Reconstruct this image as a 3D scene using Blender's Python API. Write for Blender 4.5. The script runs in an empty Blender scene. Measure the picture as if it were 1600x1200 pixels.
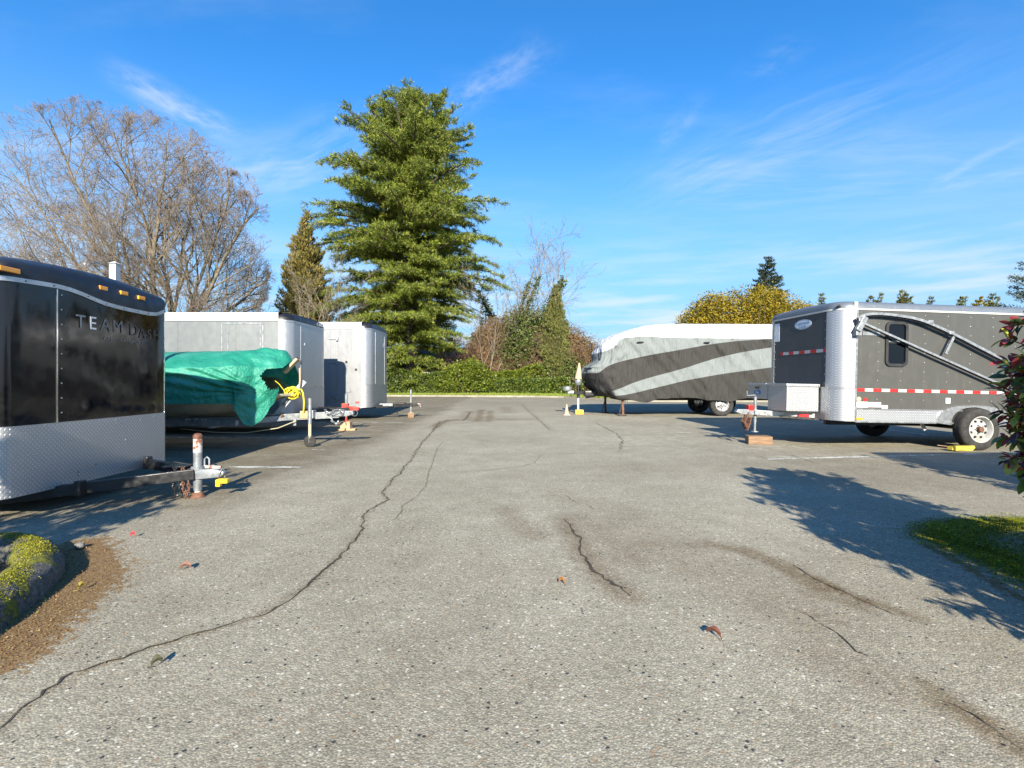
import bpy, bmesh, math, random
import numpy as np
from mathutils import Vector, Matrix, Euler, noise as mnoise
random.seed(7)
RNG = np.random.default_rng(7)
R = math.radians
SC = bpy.context.scene
COL = SC.collection

# ------------------------------------------------------------------ camera
HC = 1.15
cam = bpy.data.cameras.new('camera')
cam_o = bpy.data.objects.new('camera', cam); COL.objects.link(cam_o)
cam_o.location = (0, 0, HC); cam_o.rotation_euler = (R(90), 0, 0)
cam.sensor_width = 36; cam.lens = 18.0; cam.shift_y = -0.00375
cam.clip_start = 0.05; cam.clip_end = 2000
SC.camera = cam_o
SC.view_settings.view_transform = 'Standard'; SC.view_settings.look = 'None'
SC.view_settings.gamma = 1; SC.view_settings.use_curve_mapping = False
SC.view_settings.exposure = 1.30

# ------------------------------------------------------------------ sun and sky
SUN_EL = 24.5
SUN_DIR = Vector((-0.05, 1.0, -math.tan(R(SUN_EL)))).normalized()      # the way the light travels
sun = bpy.data.lights.new('sun', 'SUN'); sun.energy = 5.0; sun.angle = R(0.5); sun.color = (1.0, 0.91, 0.75)
sun_o = bpy.data.objects.new('sun', sun); COL.objects.link(sun_o)
sun_o.rotation_euler = SUN_DIR.to_track_quat('-Z', 'Y').to_euler(); sun_o.location = (0, -20, 20)

W = bpy.data.worlds.new('World'); SC.world = W; W.use_nodes = True
nt = W.node_tree; nt.nodes.clear()
def N(t, typ, **kw):
    n = t.nodes.new(typ)
    for k, v in kw.items():
        if hasattr(n, k): setattr(n, k, v)
    return n
def S(t, a, b): t.links.new(a, b)
def M(t, op, a, b=None, c=None, clamp=False):
    n = t.nodes.new('ShaderNodeMath'); n.operation = op; n.use_clamp = clamp
    for i, v in enumerate((a, b, c)):
        if v is None: continue
        if isinstance(v, (int, float)): n.inputs[i].default_value = v
        else: t.links.new(v, n.inputs[i])
    return n.outputs[0]
def MIX(t, f, a, b, mode='MIX'):
    n = t.nodes.new('ShaderNodeMix'); n.data_type = 'RGBA'; n.blend_type = mode
    for s, v in ((n.inputs['Factor'], f), (n.inputs['A'], a), (n.inputs['B'], b)):
        if s.name == 'Factor': s = n.inputs[0]
        elif s.name == 'A': s = n.inputs[6]
        else: s = n.inputs[7]
        if isinstance(v, (int, float)): s.default_value = v
        elif isinstance(v, tuple): s.default_value = (*v, 1)[:4]
        else: t.links.new(v, s)
    return n.outputs[2]
def NOISE(t, vec, scale, detail=3, rough=0.55, col=False, dist=0):
    n = t.nodes.new('ShaderNodeTexNoise'); n.inputs['Scale'].default_value = scale
    n.inputs['Detail'].default_value = detail; n.inputs['Roughness'].default_value = rough
    n.inputs['Distortion'].default_value = dist
    if vec is not None: t.links.new(vec, n.inputs['Vector'])
    return n.outputs['Color'] if col else n.outputs['Fac']
def RAMP(t, f, stops, interp='LINEAR'):
    n = t.nodes.new('ShaderNodeValToRGB'); e = n.color_ramp.elements; n.color_ramp.interpolation = interp
    while len(e) < len(stops): e.new(0.5)
    for k, (p, c) in enumerate(stops):
        e[k].position = p
        e[k].color = (c, c, c, 1) if isinstance(c, (int, float)) else (*c, 1)
    if f is not None: t.links.new(f, n.inputs[0])
    return n.outputs[0]
def MAPR(t, f, a, b, c=0.0, d=1.0, smooth=True):
    n = t.nodes.new('ShaderNodeMapRange'); n.clamp = True
    if smooth: n.interpolation_type = 'SMOOTHSTEP'
    t.links.new(f, n.inputs[0])
    for i, v in zip((1, 2, 3, 4), (a, b, c, d)): n.inputs[i].default_value = v
    return n.outputs[0]
def VEC(t, x, y, z=0.0):
    n = t.nodes.new('ShaderNodeCombineXYZ')
    for i, v in enumerate((x, y, z)):
        if isinstance(v, (int, float)): n.inputs[i].default_value = v
        else: t.links.new(v, n.inputs[i])
    return n.outputs[0]

sky = N(nt, 'ShaderNodeTexSky'); sky.sky_type = 'NISHITA'; sky.sun_disc = False
sky.sun_elevation = R(SUN_EL)
to_sun = -SUN_DIR
sky.sun_rotation = math.atan2(to_sun.x, to_sun.y)
sky.air_density = 1.0; sky.dust_density = 0.3; sky.ozone_density = 2.0; sky.altitude = 0
tc = N(nt, 'ShaderNodeTexCoord')
sep = N(nt, 'ShaderNodeSeparateXYZ'); S(nt, tc.outputs['Generated'], sep.inputs[0])
dz = M(nt, 'MAXIMUM', sep.outputs[2], 0.0)
den = M(nt, 'ADD', dz, 0.10)
px_ = M(nt, 'DIVIDE', sep.outputs[0], den); py_ = M(nt, 'DIVIDE', sep.outputs[1], den)
pvec = VEC(nt, px_, py_, 0)
wob = NOISE(nt, pvec, 1.6, 3, 0.55, col=True)
wv = N(nt, 'ShaderNodeVectorMath'); wv.operation = 'MULTIPLY_ADD'
S(nt, wob, wv.inputs[0]); wv.inputs[1].default_value = (0.22, 0.22, 0); S(nt, pvec, wv.inputs[2])
wsep = N(nt, 'ShaderNodeSeparateXYZ'); S(nt, wv.outputs[0], wsep.inputs[0])
wx = M(nt, 'SUBTRACT', wsep.outputs[0], 0.11); wy = M(nt, 'SUBTRACT', wsep.outputs[1], 0.11)
def sky_streak(p, q, wid, amp, fade_end=0.5):
    """a cirrus band between two picture points, laid out on the cloud plane"""
    def dirp(pt):
        d = Vector(((pt[0]-800)/800, 1, (594-pt[1])/800)).normalized()
        return d.x/(d.z+.10), d.y/(d.z+.10)
    (ax, ay), (bx, by) = dirp(p), dirp(q)
    L = math.hypot(bx-ax, by-ay); ux, uy = (bx-ax)/L, (by-ay)/L
    rx = M(nt, 'SUBTRACT', wx, ax); ry = M(nt, 'SUBTRACT', wy, ay)
    u = M(nt, 'ADD', M(nt, 'MULTIPLY', rx, ux/L), M(nt, 'MULTIPLY', ry, uy/L))
    v = M(nt, 'ABSOLUTE', M(nt, 'SUBTRACT', M(nt, 'MULTIPLY', rx, uy), M(nt, 'MULTIPLY', ry, ux)))
    fu = M(nt, 'MULTIPLY', MAPR(nt, u, -0.15, 0.25), MAPR(nt, u, 1.15, 1-fade_end))
    fv = MAPR(nt, v, wid, 0.0)
    # fibres along the band
    fib = NOISE(nt, VEC(nt, M(nt, 'MULTIPLY', u, 2.2), M(nt, 'MULTIPLY', M(nt, 'SUBTRACT', M(nt, 'MULTIPLY', rx, uy), M(nt, 'MULTIPLY', ry, ux)), 9.0), amp*7), 1.6, 5, 0.6)
    fb = MAPR(nt, fib, 0.32, 0.72)
    return M(nt, 'MULTIPLY', M(nt, 'MULTIPLY', fu, fv), M(nt, 'MULTIPLY', fb, amp))
bands = [((170,115),(400,225),.11,.50), ((690,160),(860,62),.09,.36), ((380,300),(700,170),.25,.30),
         ((990,320),(1640,70),.34,.20), ((1020,240),(1100,140),.07,.18), ((1440,290),(1640,190),.05,.22),
         ((1430,300),(1700,250),.10,.2), ((1060,300),(1640,270),.5,.16), ((-200,300),(460,250),.45,.30), ((1180,130),(1250,60),.1,.10)]
tot = None
for b in bands:
    s = sky_streak(*b); tot = s if tot is None else M(nt, 'ADD', tot, s)
# thin general veil, and low flat cloud banks towards the horizon all the way round
fibre = NOISE(nt, VEC(nt, M(nt, 'MULTIPLY', px_, 0.55), M(nt, 'MULTIPLY', py_, 1.3), 3.3), 1.5, 6, 0.62)
veil = M(nt, 'MULTIPLY', MAPR(nt, fibre, 0.44, 0.80), 0.16)
low = NOISE(nt, VEC(nt, M(nt, 'MULTIPLY', sep.outputs[0], 3.0), M(nt, 'MULTIPLY', sep.outputs[1], 3.0), M(nt, 'MULTIPLY', sep.outputs[2], 26.0)), 1.35, 5, 0.55)
lowm = M(nt, 'MULTIPLY', MAPR(nt, low, 0.40, 0.66), M(nt, 'MULTIPLY', MAPR(nt, sep.outputs[2], 0.30, 0.08), 0.75))
cl = M(nt, 'ADD', M(nt, 'ADD', tot, veil), lowm, clamp=True)
# the saturated blue of the photograph: one even grade of the whole sky
hsv = N(nt, 'ShaderNodeHueSaturation'); hsv.inputs['Saturation'].default_value = 1.12; hsv.inputs['Value'].default_value = 1.0
S(nt, sky.outputs[0], hsv.inputs['Color'])
graded = MIX(nt, 1.0, hsv.outputs[0], (.56, 1.54, 2.2), 'MULTIPLY')
hz = MAPR(nt, sep.outputs[2], 0.52, 0.0)
graded = MIX(nt, M(nt, 'MULTIPLY', hz, 0.88), graded, (3.5, 5.3, 7.6))
skyc = MIX(nt, cl, graded, (7.0, 7.7, 8.5))
bg = N(nt, 'ShaderNodeBackground'); bg.inputs['Strength'].default_value = 0.05
S(nt, skyc, bg.inputs['Color'])
wo = N(nt, 'ShaderNodeOutputWorld'); S(nt, bg.outputs[0], wo.inputs['Surface'])

# ------------------------------------------------------------------ projection helpers (only used to read positions off)
def GP(px, py, z=0.0):
    Y = (HC-z)*800.0/(py-594.0); return Vector(((px-800)/800.0*Y, Y, z))
def PY(px, py, Y):
    return Vector(((px-800)/800.0*Y, Y, HC+(594-py)/800.0*Y))

# ------------------------------------------------------------------ materials
def mat(name, color=(.5,.5,.5), rough=.6, metal=0.0, bump=None, var=0.0, vscale=3.0, coat=0.0, spec=0.5, trans=0.0, build=None, coords='Object'):
    m = bpy.data.materials.new(name); m.use_nodes = True; t = m.node_tree
    b = t.nodes['Principled BSDF']
    b.inputs['Base Color'].default_value = (*color, 1); b.inputs['Roughness'].default_value = rough
    b.inputs['Metallic'].default_value = metal; b.inputs['Coat Weight'].default_value = coat
    b.inputs['Specular IOR Level'].default_value = spec
    b.inputs['Transmission Weight'].default_value = trans
    tcn = t.nodes.new('ShaderNodeTexCoord'); v = tcn.outputs[coords]
    if var:
        nz = NOISE(t, v, vscale, 5, 0.6)
        dark = tuple(c*(1-var) for c in color); lite = tuple(min(1, c*(1+var*.6)) for c in color)
        S(t, RAMP(t, nz, [(0.3, dark), (0.7, lite)]), b.inputs['Base Color'])
        S(t, MAPR(t, NOISE(t, v, vscale*2.3, 4), .3, .7, max(0, rough-.1), min(1, rough+.12)), b.inputs['Roughness'])
    if bump:
        h = NOISE(t, v, bump[0], 5, 0.6); bn = t.nodes.new('ShaderNodeBump'); bn.inputs['Strength'].default_value = bump[1]
        bn.inputs['Distance'].default_value = bump[2] if len(bump) > 2 else .01
        S(t, h, bn.inputs['Height']); S(t, bn.outputs[0], b.inputs['Normal'])
    if build: build(t, b, v)
    return m
def skin_bumps(amount, scale=(1.2, 1.2, 0.55), dirt=0.12, dcol=(.25,.22,.18)):
    """sheet metal that is never quite flat, with grime"""
    def f(t, b, v):
        mp = t.nodes.new('ShaderNodeMapping'); mp.inputs['Scale'].default_value = scale; S(t, v, mp.inputs[0])
        h = NOISE(t, mp.outputs[0], 1.8, 2, 0.4); bn = t.nodes.new('ShaderNodeBump')
        bn.inputs['Strength'].default_value = 1.0; bn.inputs['Distance'].default_value = amount
        S(t, h, bn.inputs['Height']); S(t, bn.outputs[0], b.inputs['Normal'])
        s2 = t.nodes.new('ShaderNodeMapping'); s2.inputs['Scale'].default_value = (6, 6, .5); S(t, v, s2.inputs[0])
        g = MAPR(t, NOISE(t, s2.outputs[0], 3.0, 5, .65), .52, .78, 0, dirt)
        base = tuple(b.inputs['Base Color'].default_value)[:3]
        S(t, MIX(t, g, base, dcol), b.inputs['Base Color'])
        r0 = b.inputs['Roughness'].default_value
        S(t, MAPR(t, NOISE(t, v, 9, 4), .3, .75, r0, r0+.12), b.inputs['Roughness'])
    return f
def tread_plate(tile=0.042, base=(.70,.71,.73)):
    """diamond plate: raised lozenges turned alternately, in the plane that runs up the wall"""
    def f(t, b, v):
        sp = t.nodes.new('ShaderNodeSeparateXYZ'); S(t, v, sp.inputs[0])
        u = M(t, 'ADD', sp.outputs[0], sp.outputs[1]); w = sp.outputs[2]
        a = M(t, 'MULTIPLY', M(t, 'ADD', u, w), 1/tile); c = M(t, 'MULTIPLY', M(t, 'SUBTRACT', u, w), 1/tile)
        fa = M(t, 'ABSOLUTE', M(t, 'SUBTRACT', M(t, 'FRACT', a), .5)); fc = M(t, 'ABSOLUTE', M(t, 'SUBTRACT', M(t, 'FRACT', c), .5))
        par = M(t, 'MODULO', M(t, 'ADD', M(t, 'FLOOR', a), M(t, 'FLOOR', c)), 2.0)
        par = M(t, 'ABSOLUTE', par)
        e1 = M(t, 'ADD', M(t, 'MULTIPLY', fa, 1.1), M(t, 'MULTIPLY', fc, 3.6)); e2 = M(t, 'ADD', M(t, 'MULTIPLY', fa, 3.6), M(t, 'MULTIPLY', fc, 1.1))
        mx = t.nodes.new('ShaderNodeMix'); S(t, par, mx.inputs[0]); S(t, e1, mx.inputs[2]); S(t, e2, mx.inputs[3])
        h = MAPR(t, mx.outputs[0], .62, .28)
        bn = t.nodes.new('ShaderNodeBump'); bn.inputs['Strength'].default_value = 1.0; bn.inputs['Distance'].default_value = .0016
        S(t, h, bn.inputs['Height']); S(t, bn.outputs[0], b.inputs['Normal'])
        g = MAPR(t, NOISE(t, v, 2.2, 3, .5), .35, .75, 0, .16)
        c0 = MIX(t, h, tuple(x*.62 for x in base), tuple(min(1, x*1.22) for x in base))  # relief also put into the colour: raised lozenges lighter, field darker
        S(t, MIX(t, g, c0, tuple(x*.55 for x in base)), b.inputs['Base Color'])
        S(t, M(t, 'SUBTRACT', .44, M(t, 'MULTIPLY', h, .10)), b.inputs['Roughness'])
    return f
MT = {}
MT['black_skin'] = mat('glossy black aluminium skin', (.006,.006,.008), .05, build=skin_bumps(.010, dirt=.03, dcol=(.04,.04,.04)), spec=.55)
MT['black_cap'] = mat('weathered black fibreglass', (.012,.013,.016), .42, var=.5, vscale=4, bump=(30,.2,.004))
MT['plate'] = mat('aluminium tread plate', (.62,.63,.64), .3, metal=.8, build=tread_plate())
MT['plate_fine'] = mat('fine aluminium tread plate', (.6,.61,.62), .3, metal=.8, build=tread_plate(.030, base=(.60,.61,.62)))
MT['alu'] = mat('bare aluminium trim', (.48,.48,.48), .34, metal=.85, bump=(40,.15,.003), var=.15, vscale=8)
MT['chrome'] = mat('polished corner', (.7,.71,.72), .10, metal=.95, build=skin_bumps(.004, dirt=.1))
MT['silver_skin'] = mat('silver grey painted skin', (.170,.182,.187), .40, metal=.35, build=skin_bumps(.022, dirt=.38, dcol=(.10,.095,.08)))
MT['silver_front'] = mat('satin silver front skin', (.43,.44,.46), .32, metal=.7, build=skin_bumps(.016, dirt=.35, dcol=(.16,.15,.14)))
MT['pale_skin'] = mat('pale silver painted skin', (.215,.223,.238), .38, metal=.25, build=skin_bumps(.028, dirt=.35, dcol=(.11,.105,.09)))
MT['white_metal'] = mat('white painted metal', (.46,.45,.43), .5, build=skin_bumps(.004, dirt=.3, dcol=(.42,.40,.36)))
MT['grey_skin'] = mat('charcoal painted skin', (.088,.087,.080), .30, metal=.3, build=skin_bumps(.032, dirt=.32, dcol=(.16,.15,.12)))
MT['grey_front'] = mat('matt charcoal front panel', (.055,.058,.062), .5, build=skin_bumps(.008, dirt=.2, dcol=(.1,.1,.1)))
MT['grey_cap'] = mat('blue grey moulded cap', (.12,.14,.17), .38, metal=.2, build=skin_bumps(.006, dirt=.3, dcol=(.28,.28,.28)))
MT['rubber'] = mat('tyre rubber', (.028,.027,.026), .85, var=.5, vscale=12, bump=(60,.5,.004))
MT['rim'] = mat('white painted wheel', (.34,.34,.33), .4, var=.2, vscale=9)
MT['rim_metal'] = mat('silver alloy wheel', (.6,.6,.6), .3, metal=.8, var=.2, vscale=9)
MT['dark'] = mat('black painted steel', (.016,.016,.018), .38, var=.6, vscale=9, bump=(50,.3,.004))
MT['void'] = mat('matt black of undersides and hollows', (.012,.012,.012), .9)
MT['galv'] = mat('galvanised steel', (.27,.29,.31), .45, metal=.5, var=.35, vscale=14, bump=(60,.2,.003))
MT['rust'] = mat('rusty steel', (.15,.070,.042), .85, var=.6, vscale=18, bump=(70,.6,.006))
MT['rusty_white'] = mat('flaking white paint over rust', (.4,.38,.35), .6, build=lambda t, b, v: S(t, MIX(t, MAPR(t, NOISE(t, v, 13, 5, .65), .50, .56), (.38,.37,.36), (.20,.07,.03)), b.inputs['Base Color']))
MT['red'] = mat('faded red paint', (.50,.045,.03), .5, var=.35, vscale=15)
MT['amber'] = mat('amber lens', (.95,.36,.02), .2, coat=.4)
MT['tape_red'] = mat('red reflective tape', (.46,.02,.018), .35)
MT['tape_white'] = mat('white reflective tape', (.42,.42,.43), .35)
MT['wood'] = mat('weathered timber', (.23,.135,.075), .8, build=lambda t, b, v: (S(t, RAMP(t, NOISE(t, (lambda mp: (S(t, v, mp.inputs[0]), mp.inputs['Scale'].__setattr__('default_value', (3, 40, 40)), mp.outputs[0])[2])(t.nodes.new('ShaderNodeMapping')), 1.6, 5, .6), [(.3, (.10,.055,.03)), (.7, (.30,.19,.11))]), b.inputs['Base Color'])))
MT['pale_wood'] = mat('pale new timber', (.50,.32,.18), .8, var=.35, vscale=12)
MT['yellow'] = mat('yellow paint', (.70,.47,.02), .45, var=.25, vscale=20)
MT['lock_yellow'] = mat('dusty yellow steel', (.42,.33,.05), .5, var=.4, vscale=12)
MT['rope'] = mat('yellow rope', (.62,.50,.03), .8, bump=(120,.8,.004))
MT['pale_rope'] = mat('dirty pale rope', (.42,.40,.28), .9)
MT['glass'] = mat('dark window glass', (.003,.004,.006), .06, spec=.35)
MT['black_trim'] = mat('black rubber trim', (.02,.02,.022), .5, var=.3)
MT['decal'] = mat('white vinyl decal', (.75,.76,.78), .4, var=.15, vscale=30)
MT['decal_grey'] = mat('plain grey vinyl decal', (.10,.105,.11), .35, build=lambda t, b, v: None)
MT['decal_blue'] = mat('blue vinyl decal', (.05,.16,.36), .4)
MT['decal_dim'] = mat('near black vinyl decal', (.022,.023,.026), .25)
MT['hull'] = mat('cream gelcoat', (.44,.42,.33), .35, var=.25, vscale=3)
MT['hull_grey'] = mat('blue grey gelcoat stripe', (.15,.18,.20), .4, var=.2, vscale=6)
MT['cone'] = mat('sun bleached cone', (.42,.32,.22), .7, var=.15, vscale=9)
MT['post'] = mat('white vinyl post', (.42,.43,.45), .5)
MT['bark'] = mat('grey brown bark', (.13,.105,.08), .95, var=.5, vscale=3, bump=(14,.8,.03))
MT['lit_post_paint'] = mat('grey steel lightened as if sunlit', (.40,.43,.46), .5, var=.2, vscale=10)  # the winch post is shaded; the paler colour stands in for sunlight
MT['twig'] = mat('pale tan twig bark', (.20,.170,.120), .9, var=.45, vscale=.8)
MT['twig_tip'] = mat('purplish twig tips', (.22,.165,.135), .9, var=.35, vscale=.6)
MT['bramble'] = mat('brown bramble canes', (.26,.16,.10), .9, var=.5, vscale=1.2)

def leafmat(name, cols, trans=.25, rough=.5, tint=None, clump=1.1):
    """leaf colour differs from leaf to leaf (random per island) and slowly from clump to clump"""
    m = bpy.data.materials.new(name); m.use_nodes = True; t = m.node_tree; b = t.nodes['Principled BSDF']
    g = t.nodes.new('ShaderNodeNewGeometry')
    k = len(cols)
    c = RAMP(t, g.outputs['Random Per Island'], [(i/(k-1) if k > 1 else 0, cc) for i, cc in enumerate(cols)])
    tc2 = t.nodes.new('ShaderNodeTexCoord')
    big = NOISE(t, tc2.outputs['Object'], clump, 3, .6)
    c = MIX(t, 1.0, c, RAMP(t, big, [(.3, (.72,.72,.72)), (.72, (1.22,1.2,1.1))]), 'MULTIPLY')
    S(t, c, b.inputs['Base Color']); b.inputs['Roughness'].default_value = rough
    b.inputs['Specular IOR Level'].default_value = .35
    tr = t.nodes.new('ShaderNodeBsdfTranslucent'); S(t, c, tr.inputs['Color'])
    mx = t.nodes.new('ShaderNodeMixShader'); mx.inputs[0].default_value = trans
    S(t, b.outputs[0], mx.inputs[1]); S(t, tr.outputs[0], mx.inputs[2])
    S(t, mx.outputs[0], t.nodes['Material Output'].inputs['Surface'])
    return m

# ------------------------------------------------------------------ mesh helpers
def tag(o, label=None, cat=None, group=None, kind=None):
    if label: o['label'] = label
    if cat: o['category'] = cat
    if group: o['group'] = group
    if kind: o['kind'] = kind
    return o
def empty(name, loc, rz=0.0, tilt=0.0):
    o = bpy.data.objects.new(name, None); COL.objects.link(o); o.empty_display_size = .3
    o.location = loc; o.rotation_euler = (0, -tilt, rz); return o
def link(name, me, m=None, parent=None):
    o = bpy.data.objects.new(name, me); COL.objects.link(o)
    if m is not None and not me.materials: me.materials.append(m)
    if parent is not None: o.parent = parent
    return o
class MB:
    def __init__(s): s.v = []; s.f = []
    def add(s, vs, fs):
        k = len(s.v); s.v += [tuple(p) for p in vs]; s.f += [tuple(i+k for i in f) for f in fs]; return s
    def box(s, c, d, rz=0.0, rot=None):
        x, y, z = d[0]/2, d[1]/2, d[2]/2
        ps = [Vector(p) for p in ((-x,-y,-z),(x,-y,-z),(x,y,-z),(-x,y,-z),(-x,-y,z),(x,-y,z),(x,y,z),(-x,y,z))]
        Rm = rot if rot is not None else Matrix.Rotation(rz, 3, 'Z')
        return s.add([Rm @ p + Vector(c) for p in ps], [(0,3,2,1),(4,5,6,7),(0,1,5,4),(1,2,6,5),(2,3,7,6),(3,0,4,7)])
    def bb(s, x0, x1, y0, y1, z0, z1): return s.box(((x0+x1)/2,(y0+y1)/2,(z0+z1)/2), (abs(x1-x0),abs(y1-y0),abs(z1-z0)))
    def beam(s, a, b, w, h):
        a, b = Vector(a), Vector(b); d = (b-a); L = d.length; d.normalize()
        up = Vector((0,0,1)) if abs(d.z) < .98 else Vector((1,0,0))
        y = up.cross(d).normalized(); z = d.cross(y)
        Rm = Matrix((d, y, z)).transposed()
        return s.box((a+b)/2, (L, w, h), rot=Rm)
    def tube(s, pts, r, n=8, cap=True, closed=False):
        pts = [Vector(p) for p in pts]; rs = r if isinstance(r, (list, tuple)) else [r]*len(pts)
        k = len(s.v); m_ = len(pts); x = None
        for i, p in enumerate(pts):
            if closed: d = pts[(i+1) % m_]-pts[i-1]
            else: d = pts[min(i+1, m_-1)]-pts[max(i-1, 0)]
            d.normalize()
            if x is None: x = d.orthogonal().normalized()
            else:
                x = x - d*x.dot(d); x.normalize()
            y = d.cross(x)
            for j in range(n):
                a = 2*math.pi*j/n; s.v.append(tuple(p + (x*math.cos(a)+y*math.sin(a))*rs[i]))
        rng = m_ if closed else m_-1
        for i in range(rng):
            for j in range(n):
                a = k+i*n+j; b = k+i*n+(j+1) % n; c = k+((i+1) % m_)*n+(j+1) % n; d_ = k+((i+1) % m_)*n+j
                s.f.append((a, b, c, d_))
        if cap and not closed:
            s.f.append(tuple(k+j for j in range(n))[::-1]); s.f.append(tuple(k+(m_-1)*n+j for j in range(n)))
        return s
    def lathe(s, prof, n=24, c=(0,0,0), axis='Z'):
        k = len(s.v); c = Vector(c)
        for (r, h) in prof:
            for j in range(n):
                a = 2*math.pi*j/n; x, y = r*math.cos(a), r*math.sin(a)
                p = {'Z': (x, y, h), 'Y': (x, h, y), 'X': (h, x, y)}[axis]; s.v.append(tuple(Vector(p)+c))
        for i in range(len(prof)-1):
            for j in range(n):
                q = (k+i*n+j, k+i*n+(j+1) % n, k+(i+1)*n+(j+1) % n, k+(i+1)*n+j)
                s.f.append(q if axis != 'Y' else q[::-1])
        return s
    def prism(s, poly, h0, h1, axis='Y'):
        """poly: 2-D outline; axis Y: poly in x,z; axis Z: poly in x,y; axis X: poly in y,z"""
        def P(u, w, h): return {'Y': (u, h, w), 'Z': (u, w, h), 'X': (h, u, w)}[axis]
        n = len(poly)
        return s.add([P(u, w, h0) for u, w in poly]+[P(u, w, h1) for u, w in poly],
                     [tuple(range(n)), tuple(range(n, 2*n))[::-1]]+[(i, i+n, (i+1) % n+n, (i+1) % n) for i in range(n)])
    def build(s, name, m, parent=None, smooth=None, bev=0.0, label=None, kind=None):
        me = bpy.data.meshes.new(name); me.from_pydata(s.v, [], s.f); me.update()
        bm = bmesh.new(); bm.from_mesh(me)
        bmesh.ops.recalc_face_normals(bm, faces=bm.faces)
        if bev:
            es = [e for e in bm.edges if len(e.link_faces) == 2 and e.calc_face_angle(0) > R(30)]
            bmesh.ops.bevel(bm, geom=es, offset=bev, segments=2, affect='EDGES', profile=.6, clamp_overlap=True)
        loose = [v for v in bm.verts if not v.link_faces]
        if loose: bmesh.ops.delete(bm, geom=loose, context='VERTS')
        bm.to_mesh(me); bm.free()
        if smooth is not None:
            me.polygons.foreach_set('use_smooth', [True]*len(me.polygons)); me.set_sharp_from_angle(angle=R(smooth))
        o = link(name, me, m, parent)
        if label: o['label'] = label
        if kind: o['kind'] = kind
        return o
def fast_mesh(name, verts, faces, m=None, parent=None, matidx=None, mats=None, smooth=False):
    verts = np.asarray(verts, dtype=np.float32).reshape(-1, 3); faces = np.asarray(faces, dtype=np.int32)
    k = faces.shape[1]; me = bpy.data.meshes.new(name)
    me.vertices.add(len(verts)); me.vertices.foreach_set('co', verts.ravel())
    me.loops.add(faces.size); me.loops.foreach_set('vertex_index', faces.ravel())
    me.polygons.add(len(faces)); me.polygons.foreach_set('loop_start', np.arange(len(faces), dtype=np.int32)*k)
    for mm in (mats or ([m] if m else [])): me.materials.append(mm)
    if matidx is not None: me.polygons.foreach_set('material_index', np.asarray(matidx, dtype=np.int32))
    if smooth: me.polygons.foreach_set('use_smooth', np.ones(len(faces), dtype=bool))
    me.update(calc_edges=True)
    o = bpy.data.objects.new(name, me); COL.objects.link(o)
    if parent is not None: o.parent = parent
    return o
def text_part(string, size, m, parent, mtx, name='lettering', extrude=.001, spacing=1.0, label=None, xscale=1.0, shear=0.0):
    cu = bpy.data.curves.new('text', 'FONT'); cu.body = string; cu.size = size; cu.align_x = 'CENTER'; cu.align_y = 'CENTER'
    cu.extrude = extrude; cu.space_character = spacing; cu.resolution_u = 3; cu.shear = shear
    to = bpy.data.objects.new('text', cu); COL.objects.link(to)
    dg = bpy.context.evaluated_depsgraph_get(); me = bpy.data.meshes.new_from_object(to.evaluated_get(dg))
    bpy.data.objects.remove(to); me.name = name
    me.transform(mtx @ Matrix.Diagonal((xscale, 1, 1, 1)))
    me.materials.clear(); me.materials.append(m)
    o = link(name, me, None, parent)
    if label: o['label'] = label
    return o
def frame(x, y, z, o):
    """matrix from a local x, y, z axis and an origin"""
    x, y, z = Vector(x), Vector(y), Vector(z)
    m_ = Matrix((x, y, z)).transposed().to_4x4(); m_.translation = Vector(o); return m_
# ------------------------------------------------------------------ the ground
def seg_dist(X, Y, pts):
    """smallest distance from grid points to a polyline"""
    D = np.full(X.shape, 1e9)
    for (a, b) in zip(pts[:-1], pts[1:]):
        ax, ay, bx, by = a[0], a[1], b[0], b[1]; L2 = (bx-ax)**2+(by-ay)**2+1e-9
        t = np.clip(((X-ax)*(bx-ax)+(Y-ay)*(by-ay))/L2, 0, 1)
        D = np.minimum(D, np.hypot(X-ax-t*(bx-ax), Y-ay-t*(by-ay)))
    return D
def axis(fine0, fine1, step, lo, hi, grow=1.06):
    a = list(np.arange(fine0, fine1+1e-6, step)); s = step
    while a[-1] < hi: s *= grow; a.append(a[-1]+s)
    s = step
    while a[0] > lo: s *= grow; a.insert(0, a[0]-s)
    return np.array(a)
xs = axis(-4.5, 5.5, .032, -45, 45); ys = axis(1.6, 8.5, .034, -25, 37.5)
ys = ys[ys < 36.6]
GX, GY = np.meshgrid(xs, ys)
ny_, nx_ = GX.shape
gv = np.stack([GX, GY, np.zeros_like(GX)], -1).reshape(-1, 3)
ii = (np.arange(ny_-1)[:, None]*nx_+np.arange(nx_-1)[None]).ravel()
gf = np.stack([ii, ii+1, ii+nx_+1, ii+nx_], -1)
def G(pts): return [tuple(GP(*p)[:2]) for p in pts]
def cl01(a): return np.clip(a, 0, 1)
def soft(pts, w): return cl01(1-seg_dist(GX, GY, G(pts))/w)
def wob2(sc, seed):
    rng = np.random.default_rng(seed); out = np.zeros_like(GX)
    for k in range(14):
        f = sc*rng.uniform(.5, 2.6); a = rng.uniform(0, 2*math.pi); out += np.sin(f*(GX*math.cos(a)+GY*math.sin(a))+rng.uniform(0, 6))*rng.uniform(.4, 1)
    return out/5.0
stain = np.zeros_like(GX)
def add_stain(pts, w, amp):
    global stain
    n = 1+.45*wob2(6.0, len(pts)*7+int(w*100)); stain = np.maximum(stain, cl01(soft(pts, w*1.0)*n*1.3)*amp)
add_stain([(1110,850),(1165,862),(1225,885),(1280,918)], .13, .75)
add_stain([(1275,905),(1320,928),(1370,945),(1430,965)], .085, 1.0)
add_stain([(985,850),(1110,852)], .14, .42); add_stain([(1260,925),(1350,950)], .10, .6)
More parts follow.
